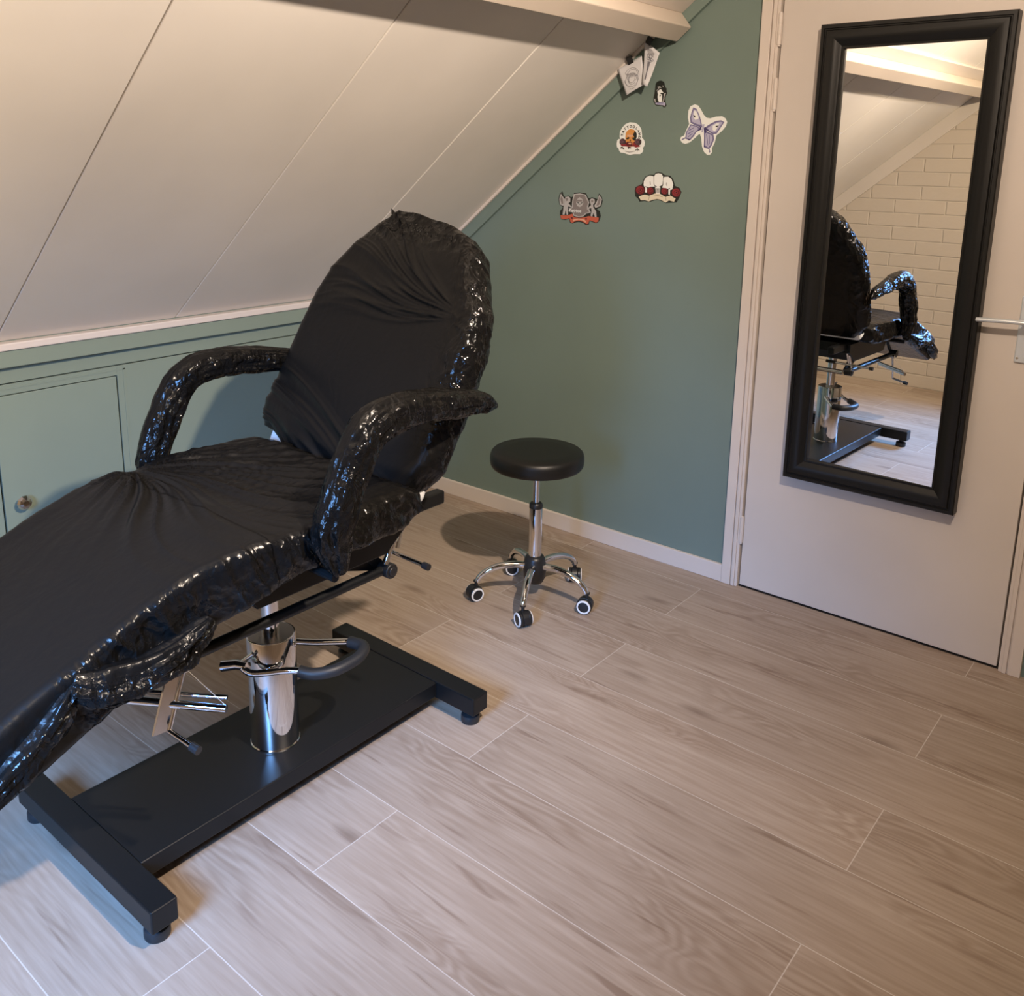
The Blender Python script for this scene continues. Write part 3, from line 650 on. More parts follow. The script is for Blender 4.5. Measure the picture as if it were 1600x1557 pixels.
# ------------------------------------------------------------------ papers clipped to the trim below the beam
def sheet(name, corners, label, draw, seed, curl=0.004):
    """corners TL, TR, BR, BL in world space"""
    TL, TR, BR, BL = [Vector(c) for c in corners]; c0 = (TL+TR+BR+BL)/4
    nrm = (TR-TL).cross(BL-TL).normalized()
    if nrm.y > 0: nrm = -nrm
    b = BM(); N = 12; g = []
    for i in range(N+1):
        row = []
        for j in range(N+1):
            u, v = j/N, i/N
            p = TL.lerp(TR, u).lerp(BL.lerp(BR, u), v) - c0
            p += nrm*(curl*math.sin(u*3.1)*v*1.2 + curl*0.5*math.sin(v*4+seed))
            row.append(b.verts.new(p))
        g.append(row)
    for i in range(N):
        for j in range(N): b.faces.new((g[i][j], g[i][j+1], g[i+1][j+1], g[i+1][j]))
    def at(u, v): 
        return TL.lerp(TR, u).lerp(BL.lerp(BR, u), v) - c0 + nrm*(curl*math.sin(u*3.1)*v*1.2 + curl*0.5*math.sin(v*4+seed) + 0.0009)
    for stroke, wd, mi in draw:
        for (a, c) in zip(stroke, stroke[1:]):
            p, q = at(*a), at(*c); s = (q-p)
            if s.length < 1e-6: continue
            s = s.cross(nrm).normalized()*wd/2
            b.faces.new([b.verts.new(x) for x in (p-s, p+s, q+s, q-s)]).material_index = mi
    me = bpy.data.meshes.new(name); b.to_mesh(me); b.free()
    for mm in (PAPER, mat('pencil_grey_%d' % seed, (0.30,0.29,0.31), 0.8), mat('pencil_dark_%d' % seed, (0.10,0.10,0.13), 0.8)): me.materials.append(mm)
    for p in me.polygons: p.use_smooth = True
    o = bpy.data.objects.new(name, me); COL.objects.link(o); o.location = c0
    s = o.modifiers.new('thickness', 'SOLIDIFY'); s.thickness = 0.0004; s.offset = 1
    return tag(o, label, 'paper')
def curve_pts(fn, n=22): return [fn(i/n) for i in range(n+1)]
rnd = random.Random(3)
d1 = []
for k in range(5):      # faint pencil portrait
    a, c, rx, ry = 0.50+0.06*rnd.uniform(-1,1), 0.58+0.1*rnd.uniform(-1,1), 0.14+0.05*k, 0.12+0.05*k
    d1.append((curve_pts(lambda t: (a+rx*math.cos(5.5*t+k), c+ry*math.sin(5.5*t+k))), 0.0011, 1))
for k in range(9): d1.append(([(0.25+0.05*k, 0.30+0.02*k),(0.36+0.05*k, 0.5+0.012*k)], 0.0009, 1))
d2 = []
for k in range(5):      # ink flower on a long stem
    a = k*1.2566
    d2.append((curve_pts(lambda t: (0.52+0.26*math.cos(a)*math.sin(3.14*t)+0.08*math.cos(a+1.57)*math.sin(6.28*t), 0.30+0.10*math.sin(a)*math.sin(3.14*t)+0.03*math.sin(a+1.57)*math.sin(6.28*t))), 0.0012, 2))
for k in range(7): d2.append(([(0.40+0.035*k, 0.40),(0.47+0.012*k, 0.62),(0.44+0.02*k, 0.86)], 0.0009, 1 if k % 2 else 2))
for k in range(6): d2.append((curve_pts(lambda t: (0.25+0.5*t, 0.10+0.02*k+0.02*math.sin(9*t+k))), 0.0008, 1))
# world corners: lower paper and the upper narrow one, both hanging in front of the gable trim
def clip(base_loc, ang, label):
    e = empty('binder_clip', label, 'clip', base_loc)
    b = BM(); prism(b, [(-0.011,-0.006,0.013),(0.011,-0.006,0.013),(0.011,-0.001,-0.012),(-0.011,-0.001,-0.012)], (0, 0.004, 0))
    prism(b, [(-0.011,0.002,0.013),(0.011,0.002,0.013),(0.011,-0.001,-0.012),(-0.011,-0.001,-0.012)], (0, 0.002, 0))
    finish('clip_body', b, BLKP, e, bevel=0.0006)
    b = BM(); tube(b, [(-0.006,-0.004,0.012),(-0.005,-0.006,0.024),(0.005,-0.006,0.024),(0.006,-0.004,0.012)], 0.0009, 6)
    finish('clip_handle', b, BLKP, e)
    e.rotation_euler = (0, R(ang), 0)
    return e
sheet('paper_sheet', [(0.468,-0.037,1.810),(0.566,-0.040,1.849),(0.589,-0.052,1.753),(0.512,-0.046,1.719)],
      'white paper with faint pencil portrait, clipped at the gable trim, lower of two', d1, 1, 0.003)
sheet('paper_sheet', [(0.583,-0.052,1.898),(0.645,-0.055,1.853),(0.605,-0.062,1.744),(0.583,-0.060,1.757)],
      'narrow white paper with ink flower drawing hanging right under the beam end', d2, 2, 0.004)
clip((0.520,-0.043,1.836), -22, 'black binder clip on the pencil portrait paper')
clip((0.603,-0.058,1.894), 32, 'black binder clip on the flower drawing under the beam')

# ================================================================== ROLLING STOOL
SX, SY = 0.543, -0.558
stool = empty('rolling_stool', 'round black padded rolling stool with chrome five-star base', 'stool', (SX, SY, 0))
b = BM()
lathe(b, [(0.02,0.482),(0.145,0.482),(0.153,0.485),(0.1575,0.492),(0.1595,0.505),(0.1592,0.520),(0.156,0.531),(0.150,0.537),(0.10,0.5395),(0.0,0.540)], n=72)
bmesh.ops.remove_doubles(b, verts=b.verts, dist=1e-5)
finish('seat', b, VINYL, stool, auto=60)
b = BM(); lathe(b, [(0.06,0.474),(0.06,0.483)], n=24); finish('seat_plate', b, BLKM, stool)
b = BM(); lathe(b, [(0.0115,0.33),(0.0115,0.476)], n=24); finish('gas_rod', b, CHROME, stool, auto=40)
b = BM(); lathe(b, [(0.0225,0.150),(0.0225,0.336)], n=36); finish('column', b, CHROME, stool, auto=40)
b = BM(); lathe(b, [(0.0232,0.334),(0.0232,0.346),(0.019,0.352),(0.013,0.353)], n=36); finish('collar', b, BLKP, stool, auto=40)
b = BM(); lathe(b, [(0.022,0.058),(0.030,0.062),(0.038,0.080),(0.041,0.110),(0.041,0.126),(0.037,0.134),(0.036,0.146),(0.031,0.156),(0.0235,0.160)], n=40)
finish('hub', b, BLKP, stool, auto=50)
LEGA = [9, 81, 153, 225, 297]
casta = [200, 305, 40, 250, 335]
for a, ca in zip(LEGA, casta):
    ra = R(a)
    lg = bpy.data.objects.new('leg', None)
    b = BM()
    pth = smooth_path([(0.030,0,0.122),(0.075,0,0.126),(0.125,0,0.120),(0.165,0,0.104),(0.190,0,0.084),(0.200,0,0.066)], 5)
    nr = len(pth); rr = [0.0135 - 0.0035*(i/(nr-1)) for i in range(nr)]
    tube(b, pth, rr, 16, flat=0.95, upv=(0,0,1))
    l = finish('leg', b, CHROME, stool, auto=50, rot=(0, 0, ra))
    # caster: stem, hood, two wheels with white rings
    b = BM(); lathe(b, [(0.006,0.048),(0.006,0.066),(0.010,0.067),(0.010,0.071)], (0,0,0), n=16)
    c = finish('caster', b, BLKP, l, loc=(0.203, 0, 0), rot=(0, 0, R(ca) - ra), auto=40)
    b = BM()    # hood between the wheels: half cylinder shell
    N = 20; r0 = 0.0275
    pts = [(0.006 + r0*math.cos(t), 0, 0.026 + r0*math.sin(t)) for t in [R(-25 + 220*i/N) for i in range(N+1)]]
    inner = [(0.006 + 0.012*math.cos(t), 0, 0.026 + 0.012*math.sin(t)) for t in [R(195 - 220*i/N) for i in range(N+1)]]
    prism(b, [(p[0], -0.010, p[2]) for p in pts + inner], (0, 0.020, 0))
    finish('hood', b, BLKP, c, bevel=0.001)
    for s in (-1, 1):
        b = BM()
        lathe(b, [(0.006,s*0.0095),(0.024,s*0.0095),(0.0258,s*0.012),(0.0258,s*0.019),(0.023,s*0.0225),(0.020,s*0.0235),(0.006,s*0.0235)], (0.006,0,0.0258), 'Y', 32)
        w = finish('wheel', b, BLKP, c, auto=35)
        b = BM()
        lathe(b, [(0.0180,s*0.0228),(0.0186,s*0.0250),(0.0232,s*0.0246),(0.0242,s*0.0215)], (0.006,0,0.0258), 'Y', 32)
        # open ring: remove the cap faces
        for f in [f for f in b.faces if len(f.verts) > 20]: b.faces.remove(f)
        finish('wheel_ring', b, WHITEP, c, auto=50)['label'] = 'white ring of the caster wheel'

# ================================================================== TREATMENT CHAIR
CX0 = 0.60
chair = empty('treatment_chair', 'black hydraulic tattoo chair wrapped in glossy black plastic on an H-shaped base', 'chair', (CX0, -1.70, 0))
OFF = Vector((CX0, -1.70, 0))
def fin(name, b, m, parent=chair, lab=None, **kw):
    """geometry given in world coordinates, stored relative to the chair"""
    bmesh.ops.translate(b, verts=b.verts, vec=-OFF)
    o = finish(name, b, m, parent, **kw)
    if lab: o['label'] = lab
    return o
# base
b = BM(); box(b, 0.312, 0.888, -2.200, -2.143, 0.038, 0.090); fin('base_crossbar', b, BLKM, bevel=0.004, seg=3)
b = BM(); box(b, 0.312, 0.888, -1.272, -1.213, 0.038, 0.090); fin('base_crossbar', b, BLKM, bevel=0.004, seg=3)
b = BM(); box(b, 0.452, 0.752, -2.1435, -1.2715, 0.044, 0.088); fin('base_plate', b, BLKM, bevel=0.004, seg=3)
for fx in (0.345, 0.852):
    for fy in (-2.171, -1.243):
        b = BM(); lathe(b, [(0.010,0.038),(0.010,0.028),(0.017,0.026),(0.0245,0.022),(0.0255,0.018),(0.0255,0.003),(0.024,0.0),(0.0,0.0)][::-1], (fx, fy, 0.0), n=28)
        fin('base_foot', b, RUBBER, auto=35)
# hydraulic column
HX, HY = 0.622, -1.712
b = BM(); lathe(b, [(0.0585,0.088),(0.0585,0.374),(0.0578,0.376),(0.0550,0.376)], (HX,HY,0), n=72); fin('hydraulic_cylinder', b, CHROME, auto=30)
b = BM(); lathe(b, [(0.0548,0.370),(0.0548,0.3768),(0.0,0.3768)], (HX,HY,0), n=72); fin('cylinder_cap', b, mat('brushed_steel_cap', (0.50,0.46,0.42), 0.33, 1.0), lab='brushed steel cap of the cylinder', auto=30)
b = BM(); lathe(b, [(0.0600,0.0878),(0.0605,0.092),(0.059,0.094)], (HX,HY,0), n=72); fin('cylinder_foot_ring', b, CHROME, auto=30)
b = BM(); lathe(b, [(0.021,0.376),(0.021,0.585)], (HX,HY,0), n=36); fin('piston', b, CHROME, auto=30)
b = BM(); tube(b, [(HX+0.018,HY-0.012,0.380),(HX+0.026,HY-0.014,0.397)], 0.005, 10); fin('bleed_screw', b, CHROME)
# pump pedal: chrome fork round the cylinder, rubber covered front loop
pz = 0.315
b = BM()
tube(b, smooth_path([(0.632,-1.802,pz+0.012),(0.655,-1.788,pz),(0.70,-1.733,pz),(0.733,-1.706,pz)]), 0.0085, 12)
tube(b, smooth_path([(0.63,-1.645,pz+0.012),(0.66,-1.61,pz+0.006),(0.705,-1.553,pz),(0.716,-1.545,pz)]), 0.0080, 12)
tube(b, [(0.578,-1.822,pz+0.004),(0.608,-1.800,pz+0.010),(0.640,-1.792,pz+0.014)], [0.013,0.012,0.011], 14)
tube(b, [(0.612,-1.798,pz+0.012),(0.640,-1.776,pz+0.040)], 0.005, 10)
fin('pump_pedal', b, CHROME, auto=50)
b = BM()
tube(b, smooth_path([(0.728,-1.712,pz),(0.757,-1.694,pz-0.004),(0.785,-1.655,pz-0.002),(0.790,-1.60,pz),(0.782,-1.565,pz+0.002),(0.758,-1.540,pz+0.002),(0.716,-1.546,pz)], 6), 0.0145, 16)
fin('pedal_grip', b, RUBBER, lab='black rubber grip of the pedal', auto=60)
# seat carrier: folded black tray, side rails, lower link bars
b = BM()
prism(b, [(0.400,-1.905,0.612),(0.400,-1.875,0.566),(0.400,-1.505,0.566),(0.400,-1.44,0.615),(0.400,-1.44,0.658),(0.400,-1.905,0.658)], (0.412,0,0))
fin('carrier_tray', b, BLKM, bevel=0.003)
for rx in (0.395, 0.768):
    b = BM(); box(b, rx, rx+0.030, -2.06, -1.285, 0.628, 0.664); fin('side_rail', b, BLKM, bevel=0.006, seg=3)
    b = BM(); tube(b, [(rx+0.022,-2.085,0.517),(rx+0.022,-1.490,0.516)], 0.0125, 14); fin('link_bar', b, BLKM, auto=50)
    b = BM(); tube(b, [(rx+0.010,-1.490,0.516),(rx+0.046,-1.490,0.516)], 0.019, 18)
    lathe(b, [(0.012,0.046),(0.010,0.050)], (rx,-1.49,0.516), 'X', 16); fin('pivot_knob', b, BLKP, auto=40, bevel=0.002)
    b = BM(); tube(b, [(rx+0.010,-2.088,0.517),(rx+0.040,-2.088,0.517)], 0.019, 18); fin('pivot_knob', b, BLKP, auto=40, bevel=0.002)
    # black linkage plates
    b = BM(); prism(b, [(rx+0.006,-1.585,0.60),(rx+0.006,-1.560,0.605),(rx+0.006,-1.475,0.52),(rx+0.006,-1.50,0.505)], (0.006,0,0)); fin('link_plate', b, BLKM)
    b = BM(); prism(b, [(rx+0.004,-1.60,0.545),(rx+0.004,-1.590,0.567),(rx+0.004,-1.48,0.528),(rx+0.004,-1.49,0.508)], (0.006,0,0)); fin('link_plate', b, BLKM)
    b = BM(); prism(b, [(rx+0.004,-1.99,0.63),(rx+0.004,-1.965,0.63),(rx+0.004,-2.075,0.52),(rx+0.004,-2.095,0.53)], (0.006,0,0)); fin('link_plate', b, BLKM)
# chrome stays and release levers
b = BM(); tube(b, [(0.800,-1.452,0.63),(0.800,-1.500,0.535)], 0.0085, 10); tube(b, [(0.800,-1.440,0.615),(0.803,-1.462,0.565)], 0.0045, 8); fin('back_stay', b, CHROME, auto=40)
b = BM(); tube(b, [(0.405,-1.490,0.508),(0.768,-1.490,0.508)], 0.011, 14); fin('cross_tube', b, CHROME, auto=40)
b = BM(); tube(b, [(0.735,-1.47,0.556),(0.912,-1.47,0.552)], 0.0052, 10); lev = fin('release_lever', b, CHROME, auto=40)
b = BM(); tube(b, [(0.900,-1.47,0.5523),(0.918,-1.47,0.552)], 0.0085, 12); fin('lever_tip', b, BLKP, lev, auto=40)
b = BM(); tube(b, [(0.690,-1.47,0.557),(0.737,-1.47,0.556)], 0.0078, 12); fin('lever_socket', b, BLKP, lev, auto=40)
for o_ in lev.children: o_.location = (0,0,0)
# footrest release: long chrome bars and bracket under the leg rest
b = BM()
tube(b, [(0.700,-2.140,0.440),(0.885,-2.010,0.432)], 0.0085, 12); tube(b, [(0.700,-2.125,0.452),(0.875,-2.000,0.448)], 0.0050, 10)
fin('footrest_bar', b, CHROME, auto=40)
b = BM()
prism(b, [(0.790,-2.078,0.505),(0.797,-2.045,0.505),(0.797,-2.085,0.385),(0.790,-2.118,0.385)], (0.004,0.001,0))
tube(b, [(0.803,-2.046,0.508),(0.800,-2.086,0.384)], 0.0045, 10); fin('footrest_bracket', b, CHROME, auto=40)
b = BM(); tube(b, [(0.800,-2.086,0.384),(0.872,-2.075,0.372)], 0.0055, 10); fl = fin('footrest_lever', b, CHROME, auto=40)
b = BM(); tube(b, [(0.862,-2.0765,0.3737),(0.882,-2.0735,0.3705)], 0.009, 12); fin('lever_tip', b, BLKP, fl, auto=40)
b = BM(); tube(b, [(0.795,-2.046,0.508),(0.812,-2.046,0.508)], 0.009, 12); fin('bracket_bolt', b, CHROME, auto=40)
b = BM(); tube(b, [(0.806,-2.046,0.506),(0.884,-2.008,0.436)], 0.0007, 6); fin('stay_cord', b, STRING)

# ------------------------------------------------------------------ plastic wrapped upholstery
def fbm(v, o=4): return noise.fractal(v, 1.0, 2.0, o)
def ridge(v, sharp=2.0):
    n = noise.noise(v)                         # about -1..1
    return (1.0 - min(1.0, abs(n)*2.2))**sharp
def rrect(hw, hh, r, n):
    """n points round a rounded rectangle, equal arc length, starting at the middle of the +x side; returns (x, y, nx, ny)"""
    r = min(r, hw*0.999, hh*0.999); a, c = hw-r, hh-r
    segs = [('l',(hw,0),(hw,c)),('a',(a,c),0),('l',(a,hh),(-a,hh)),('a',(-a,c),90),('l',(-hw,c),(-hw,-c)),('a',(-a,-c),180),('l',(-a,-hh),(a,-hh)),('a',(a,-c),270),('l',(hw,-c),(hw,0))]
    lens = [(math.dist(s[1], s[2]) if s[0]=='l' else math.pi/2*r) for s in segs]; tot = sum(lens); out = []
    for i in range(n):
        d = tot*i/n; k = 0
        while k < len(segs)-1 and d > lens[k]: d -= lens[k]; k += 1
        s = segs[k]; f = d/max(lens[k],1e-9)
        if s[0] == 'l':
            x = s[1][0]+(s[2][0]-s[1][0])*f; y = s[1][1]+(s[2][1]-s[1][1])*f
            nx, ny = [(1,0),None,(0,1),None,(-1,0),None,(0,-1),None,(1,0)][k]
        else:
            t = R(s[2]+90*f); nx, ny = math.cos(t), math.sin(t); x = s[1][0]+r*nx; y = s[1][1]+r*ny
        out.append((x, y, nx, ny))
    return out
def interp(keys, t):
    if t <= keys[0][0]: return keys[0][1]
    for (a, va), (b_, vb) in zip(keys, keys[1:]):
        if t <= b_:
            f = (t-a)/(b_-a); f = f*f*(3-2*f) if False else f
            return va+(vb-va)*f
    return keys[-1][1]
def sstep(a, b_, x):
    t = max(0.0, min(1.0, (x-a)/(b_-a))); return t*t*(3-2*t)
def wrap(name, rings, disp, parent, m=FILM, lab=None, ranges=None, close=True):
    """rings: list of (centre, side, upn, hw, hh, r, along) ; disp(i, along, sx, sy, nx, ny, p) -> (offset, crinkle)"""
    n = 300; allv = []
    for (c, s, u, hw, hh, r, al) in rings:
        row = []
        for (x, y, nx, ny) in rrect(hw, hh, r, n):
            p = c + s*x + u*y; nn = (s*nx + u*ny)
            off, cr = disp(al, x/hw, y/hh, nx, ny, p, hw)
            row.append((p + nn*off, cr))
        allv.append(row)
    objs = []
    for nm, i0, i1, par, lb in (ranges or [(name, 0, len(rings), parent, lab)]):
        b_ = BM(); lay = b_.verts.layers.float.new('crinkle'); vv = []
        for row in allv[i0:i1]:
            rr = []
            for p, cr in row:
                v = b_.verts.new(p - OFF); v[lay] = cr; rr.append(v)
            vv.append(rr)
        for a, c2 in zip(vv, vv[1:]):
            for k in range(n): b_.faces.new((a[k], a[(k+1)%n], c2[(k+1)%n], c2[k]))
        for rr in ([vv[0]] if i0 == 0 else []) + ([vv[-1]] if i1 >= len(rings) else []):
            cen = sum((v.co for v in rr), Vector())/n; cv = b_.verts.new(cen); cv[lay] = 0.5
            for k in range(n): b_.faces.new((rr[k], rr[(k+1)%n], cv))
        o = finish(nm, b_, m, par, smooth=True)
        if lb: o['label'] = lb
        objs.append(o)
    return objs

# --- back rest
TB = R(27)
upv = Vector((0, math.sin(TB), math.cos(TB))); fr = Vector((0, -math.cos(TB), math.sin(TB)))   # fr = outward from the front face
HB = Vector((CX0, -1.492, 0.735))
TH = 0.050
# left and right outline of the loosely bagged back, measured from the centre line
ol = [(0,-0.352,0.255),(0.07,-0.356,0.300),(0.20,-0.344,0.310),(0.36,-0.326,0.314),(0.46,-0.307,0.300),(0.52,-0.282,0.268),(0.61,-0.222,0.219),(0.65,-0.186,0.173),(0.68,-0.152,0.105),(0.700,-0.130,0.010),(0.708,-0.115,-0.035)]
rings = []
NR = 230
for i in range(NR+1):
    v = 0.708*(i/NR)**0.93
    th = TH*(1.0 - 0.60*sstep(0.56, 0.71, v))*(0.80+0.20*sstep(0.0,0.05,v))
    xl, xr = interp([(k[0], k[1]) for k in ol], v), interp([(k[0], k[2]) for k in ol], v)
    c = HB + upv*v - fr*TH; c.x = CX0 + (xl+xr)/2
    rings.append((c, Vector((1,0,0)), fr, (xr-xl)/2, th, min(0.040, th*0.9), v))
def back_disp(v, sx, sy, nx, ny, p, hw):
    x = p.x - CX0; front = max(0.0, ny); side = 1-abs(ny)
    # taut diagonal folds: an upper fan gathered at the near edge, a lower one rising to the far side
    ax, av = 0.27 - x, v - 0.43
    ra = math.hypot(ax, av); ph = math.atan2(av, ax) + 0.06*math.sin(ra*11)
    m1 = sstep(-0.16,-0.02,ph)*(1-sstep(0.55,0.80,ph))*sstep(0.03,0.12,ra)*(1-sstep(0.40,0.62,ra))
    f1 = ridge(Vector((ra*2.2+3, ph*8.5, 0.3)), 1.6)*0.62 + ridge(Vector((ra*3.2, ph*22, 5.3)), 2.1)*0.38
    q2 = v + 0.38*x + 0.02*math.sin(7*x)
    m2 = (1-sstep(0.05,0.12,q2))
    f2 = ridge(Vector((x*1.3+7, q2*20, 1.3)), 1.5)*0.62 + ridge(Vector((x*2.4, q2*46, 8.3)), 2.0)*0.38
    rim = sstep(0.62, 0.97, sx)*sstep(0.06,0.2,v)
    top = sstep(0.585, 0.66, v + 0.10*x)
    off = front*(0.0150*m1*f1 + 0.0150*m2*f2)
    k = max(rim*0.75, top, side)
    off += 0.0055*k*fbm(Vector((p.x*15, p.y*15, p.z*8)), 4) + 0.0060*k*ridge(Vector((p.x*22, p.y*22, p.z*10)), 1.6) + 0.0030*k*ridge(Vector((p.x*50+p.z*30, p.y*50, p.z*24)), 1.8)
    off += 0.004*fbm(Vector((p.x*4, p.y*4, p.z*4)), 2)
    cr = 0.02 + 0.62*max(rim*0.9, top*0.75, 0.9*side)
    if ny < -0.5: cr = 0.25
    return off, min(1.0, cr)
backr = fin('backrest', (lambda b_: (box(b_, CX0-0.300, CX0+0.262, -0.034, 0.030, 0.0, 0.50), b_)[1])(BM()), WVINYL, lab='white upholstered backrest under the plastic', bevel=0.02, seg=4)
# place the cushion inside the cover, slightly longer at the bottom so that a white sliver shows
me = backr.data
for vtx in me.vertices:
    wv_ = vtx.co + OFF                      # back to the coordinates typed above
    w3 = HB + upv*(wv_.z - 0.022) - fr*(TH - wv_.y); w3.x = wv_.x*1.0
    vtx.co = w3 - OFF
bcov = wrap('plastic_cover', rings, back_disp, backr, lab='glossy black plastic cover of the backrest')
# the bag rides up at the far lower corner, where a white sliver of the cushion shows
for vt in bcov[0].data.vertices:
    w_ = vt.co + OFF; v_ = (w_ - HB).dot(upv); xx = w_.x - CX0
    if v_ < 0.10 and xx < -0.18:
        vt.co += (upv*0.050 + Vector((0.012,0,0)))*((0.10-v_)/0.10)*min(1.0, (-0.18-xx)/0.12)
# pinched tip of the bag at the top of the back
b = BM()
pt = HB + upv*0.700 - fr*0.045
tube(b, [pt + Vector((-0.095,0,-0.030)), pt + Vector((-0.118,-0.002,-0.008)), pt + Vector((-0.134,-0.003,0.008)), pt + Vector((-0.140,-0.004,0.020))], [0.034,0.020,0.008,0.002], 16, flat=0.5)
fin('gathered_tip', b, FILM, bcov[0], auto=60)

# --- seat and leg rest, one continuous bag
path = [(-1.475,0.708),(-1.50,0.709),(-1.60,0.707),(-1.75,0.705),(-1.86,0.702),(-1.94,0.692),(-2.03,0.669),(-2.10,0.646),(-2.17,0.618),(-2.27,0.577),(-2.41,0.518),(-2.49,0.486)]
pp = smooth_path([(CX0, y, z) for y, z in path], 8)
# resample evenly
L = [0.0]
for a, c in zip(pp, pp[1:]): L.append(L[-1] + (c-a).length)
def at_len(d):
    for i in range(len(L)-1):
        if d <= L[i+1]:
            f = (d-L[i])/(L[i+1]-L[i]); return pp[i].lerp(pp[i+1], f)
    return pp[-1].copy()
NS = 340; TOT = L[-1]
KS = 0.415                                      # path length at the knee
rings = []
for i in range(NS+1):
    d = TOT*i/NS; c = at_len(d); t = (at_len(min(d+0.02,TOT)) - at_len(max(d-0.02,0))).normalized()
    u = Vector((1,0,0)).cross(t); u = u if u.z > 0 else -u
    e = sstep(0, 0.05, d)*0.35+0.65; e2 = 1 - 0.45*sstep(TOT-0.05, TOT, d)
    hw = (0.292 + 0.010*sstep(0,0.1,d) - 0.026*sstep(KS-0.05,KS+0.25,d))*(0.94+0.06*e2)
    hh = (0.047 + 0.022*sstep(KS-0.1, KS+0.12, d))*e*e2
    c.x = CX0 - 0.010*sstep(KS-0.05,KS+0.2,d)
    rings.append((c, Vector((1,0,0)), u, hw, hh, 0.020*e2, d))
def seat_disp(d, sx, sy, nx, ny, p, hw):
    x = sx*hw; top = max(0.0, ny); side = 1-abs(ny)
    dx, dy = x + 0.285, d - KS + 0.03            # fan of folds from the far knee corner
    rr = math.hypot(dx, dy); ph = math.atan2(dy, dx)
    ph += 0.10*math.sin(rr*9+1)
    fan = ridge(Vector((ph*4.2, rr*1.0, 0.7)), 1.5)*0.58 + ridge(Vector((ph*9.5, rr*1.6, 4.7)), 2.0)*0.42
    mf = (1 - sstep(0.30, 0.70, rr))*sstep(0.0,0.05,rr)
    smooth_leg = 1-0.92*sstep(KS+0.15, KS+0.26, d + 0.25*(0.3-x))
    run = ridge(Vector((x*26, d*2.0+2, 1.1)), 1.7)*0.6 + ridge(Vector((x*55, d*3.5+2, 3.1)), 1.9)*0.4
    mr = (1-sstep(KS-0.16, KS-0.02, d))
    off = top*(0.0165*fan*mf*smooth_leg + 0.0060*run*mr)
    near = max(0.0, nx); foot = sstep(KS+0.40, KS+0.46, d)
    # the near side hangs loose and crumpled; towards the foot it is pulled flat
    off += side*(1-0.8*foot)*(0.007*fbm(Vector((p.x*12, p.y*8, p.z*12)), 4) + 0.010*ridge(Vector((p.y*17+p.z*11, p.z*7-p.y*3, 0.5)), 1.4) + 0.004*ridge(Vector((p.y*45+p.z*30, p.z*20, 2.5)), 1.7))
    off += near*0.004
    off += 0.0035*fbm(Vector((p.x*4, p.y*4, 0.3)), 2)*top
    cr = 0.015 + 0.10*top*mr + 0.55*side*(1-0.85*foot)
    if ny < -0.5: cr = 0.3
    return off, min(cr, 1.0)
iK = int(NS*(KS+0.005)/TOT)
b = BM(); box(b, CX0-0.285, CX0+0.285, -1.86, -1.50, 0.674, 0.742); seatc = fin('seat', b, WVINYL, lab='white upholstered seat under the plastic', bevel=0.02, seg=4)
b = BM()
prism(b, [(CX0-0.24,-1.95,0.665),(CX0-0.24,-1.95,0.715),(CX0-0.24,-2.46,0.515),(CX0-0.24,-2.46,0.480)], (0.46,0,0)); legc = fin('leg_rest', b, WVINYL, lab='white leg rest cushion under the plastic', bevel=0.012, seg=3)
sc1 = wrap('plastic_cover', rings, seat_disp, seatc, ranges=[('plastic_cover', 0, iK+2, seatc, 'black plastic cover of the seat with fanned folds'), ('plastic_cover', iK, NS+1, legc, 'black plastic cover of the leg rest')])

# hanging, gathered hem of the bag along the near side of the leg rest
def crumpled_tube(name, pts, rad, parent, lab, amp=0.008, fx=24, flat=1.0, n=40, k=14, cr=1.0, long_=0.35):
    P = smooth_path(pts, k); m = len(P)
    b_ = BM(); lay = b_.verts.layers.float.new('crinkle'); rings_ = []; prev = Vector((1,0,0)); tot = 0
    for i, p in enumerate(P):
        t = (P[min(i+1,m-1)] - P[max(i-1,0)]).normalized()
        if i: tot += (P[i]-P[i-1]).length
        u = prev - t*prev.dot(t); u.normalize(); s = t.cross(u); prev = u
        r = interp([(j/(len(rad)-1), rv) for j, rv in enumerate(rad)], i/(m-1))
        row = []
        for q in range(n):
            a = 2*math.pi*q/n; nn = u*math.cos(a) + s*math.sin(a)*1.0
            base = p + u*math.cos(a)*r*flat + s*math.sin(a)*r
            o = amp*fbm(Vector((nn.x*1.6+p.x*fx*long_, nn.y*1.6+p.y*fx*long_, nn.z*1.6+p.z*fx*long_)), 4)
            ca, sa = math.cos(a), math.sin(a)
            o += amp*0.9*(ridge(Vector((ca*2.6+5, sa*2.6, tot*5)), 1.4)-0.4) + amp*0.55*(ridge(Vector((ca*5.5, sa*5.5+9, tot*9)), 1.6)-0.3) + amp*0.22*ridge(Vector((ca*11, sa*11+3, tot*20)), 1.6)
            dull = sstep(0.15, 0.75, nn.z*0.8 - nn.y*0.3)
            v = b_.verts.new(base + nn*o*(1-0.45*dull)*min(1.0, r/0.02) - OFF); v[lay] = cr*(1-0.75*dull); row.append(v)
        rings_.append(row)
    for a, c2 in zip(rings_, rings_[1:]):
        for q in range(n): b_.faces.new((a[q], a[(q+1)%n], c2[(q+1)%n], c2[q]))
    b_.faces.new(rings_[0][::-1]); b_.faces.new(rings_[-1])
    o = finish(name, b_, FILM, parent, smooth=True)
    if lab: o['label'] = lab
    return o
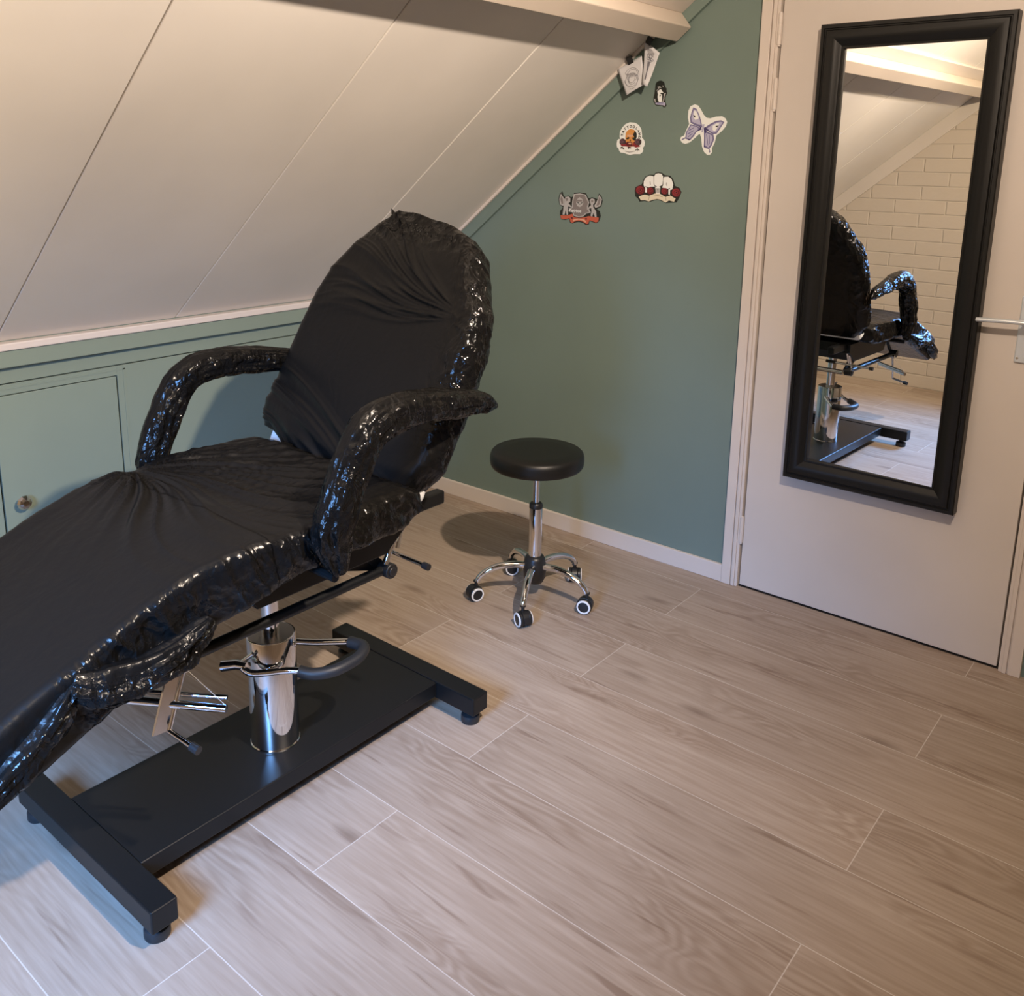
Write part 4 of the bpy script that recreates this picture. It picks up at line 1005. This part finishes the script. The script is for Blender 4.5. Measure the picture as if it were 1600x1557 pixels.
crumpled_tube('gathered_hem', [(0.868,-2.295,0.612),(0.884,-2.245,0.592),(0.890,-2.17,0.588),(0.888,-2.10,0.600),(0.885,-2.05,0.620),(0.882,-2.028,0.632)], [0.020,0.033,0.031,0.025,0.017,0.008], sc1[1], 'bunched hem of the plastic bag', amp=0.012)
crumpled_tube('gathered_hem', [(0.868,-2.282,0.612),(0.874,-2.33,0.562),(0.876,-2.39,0.517),(0.872,-2.45,0.478),(0.865,-2.51,0.450)], [0.013,0.021,0.025,0.024,0.014], sc1[1], 'gathered streaky plastic edge at the foot end', amp=0.009, long_=0.2)

# --- arm rests
def arm(x, lab, tip):
    pts = [(x,-1.775+0.0,0.700),(x,-1.782,0.755),(x,-1.752,0.835),(x,-1.712,0.905),(x,-1.672,0.950),(x,-1.600,0.966),(x,-1.500,0.962),(x,-1.420,0.950),(x,-1.345,0.938)]
    rad = [0.032,0.040,0.041,0.040,0.040,0.038,0.036,0.033,0.028]
    if tip:
        rad = [r_*1.12 for r_ in rad[:6]] + rad[6:]
        pts += [(x+0.0,-1.300,0.925),(x,-1.262,0.912)]; rad += [0.020,0.002]
        rad[0] = 0.030
        pts = [(x+0.004,-1.770,0.655)] + pts; rad = [0.012] + rad
    b_ = BM()
    tube(b_, smooth_path([(x,-1.78,0.72),(x,-1.77,0.80),(x,-1.68,0.93),(x,-1.60,0.955),(x,-1.36,0.935)]), 0.02, 12, flat=1.0)
    core = fin('armrest', b_, BLKM, auto=50)
    core['label'] = lab
    crumpled_tube('plastic_cover', pts, rad, core, 'crinkled black plastic on the armrest', amp=0.0055, fx=34, flat=0.80, n=64, k=18)
    return core
arm(0.950, 'armrest nearer the camera, wrapped in crinkled black plastic', True)
arm(0.262, 'armrest nearer the knee wall, wrapped in crinkled black plastic', False)
# arm brackets to the frame
for x0_, x1_ in ((0.79, 0.945), (0.262, 0.41)):
    b = BM(); tube(b, [(x0_,-1.775,0.645),(x1_,-1.775,0.645)], 0.010, 10); fin('arm_bracket', b, BLKM)
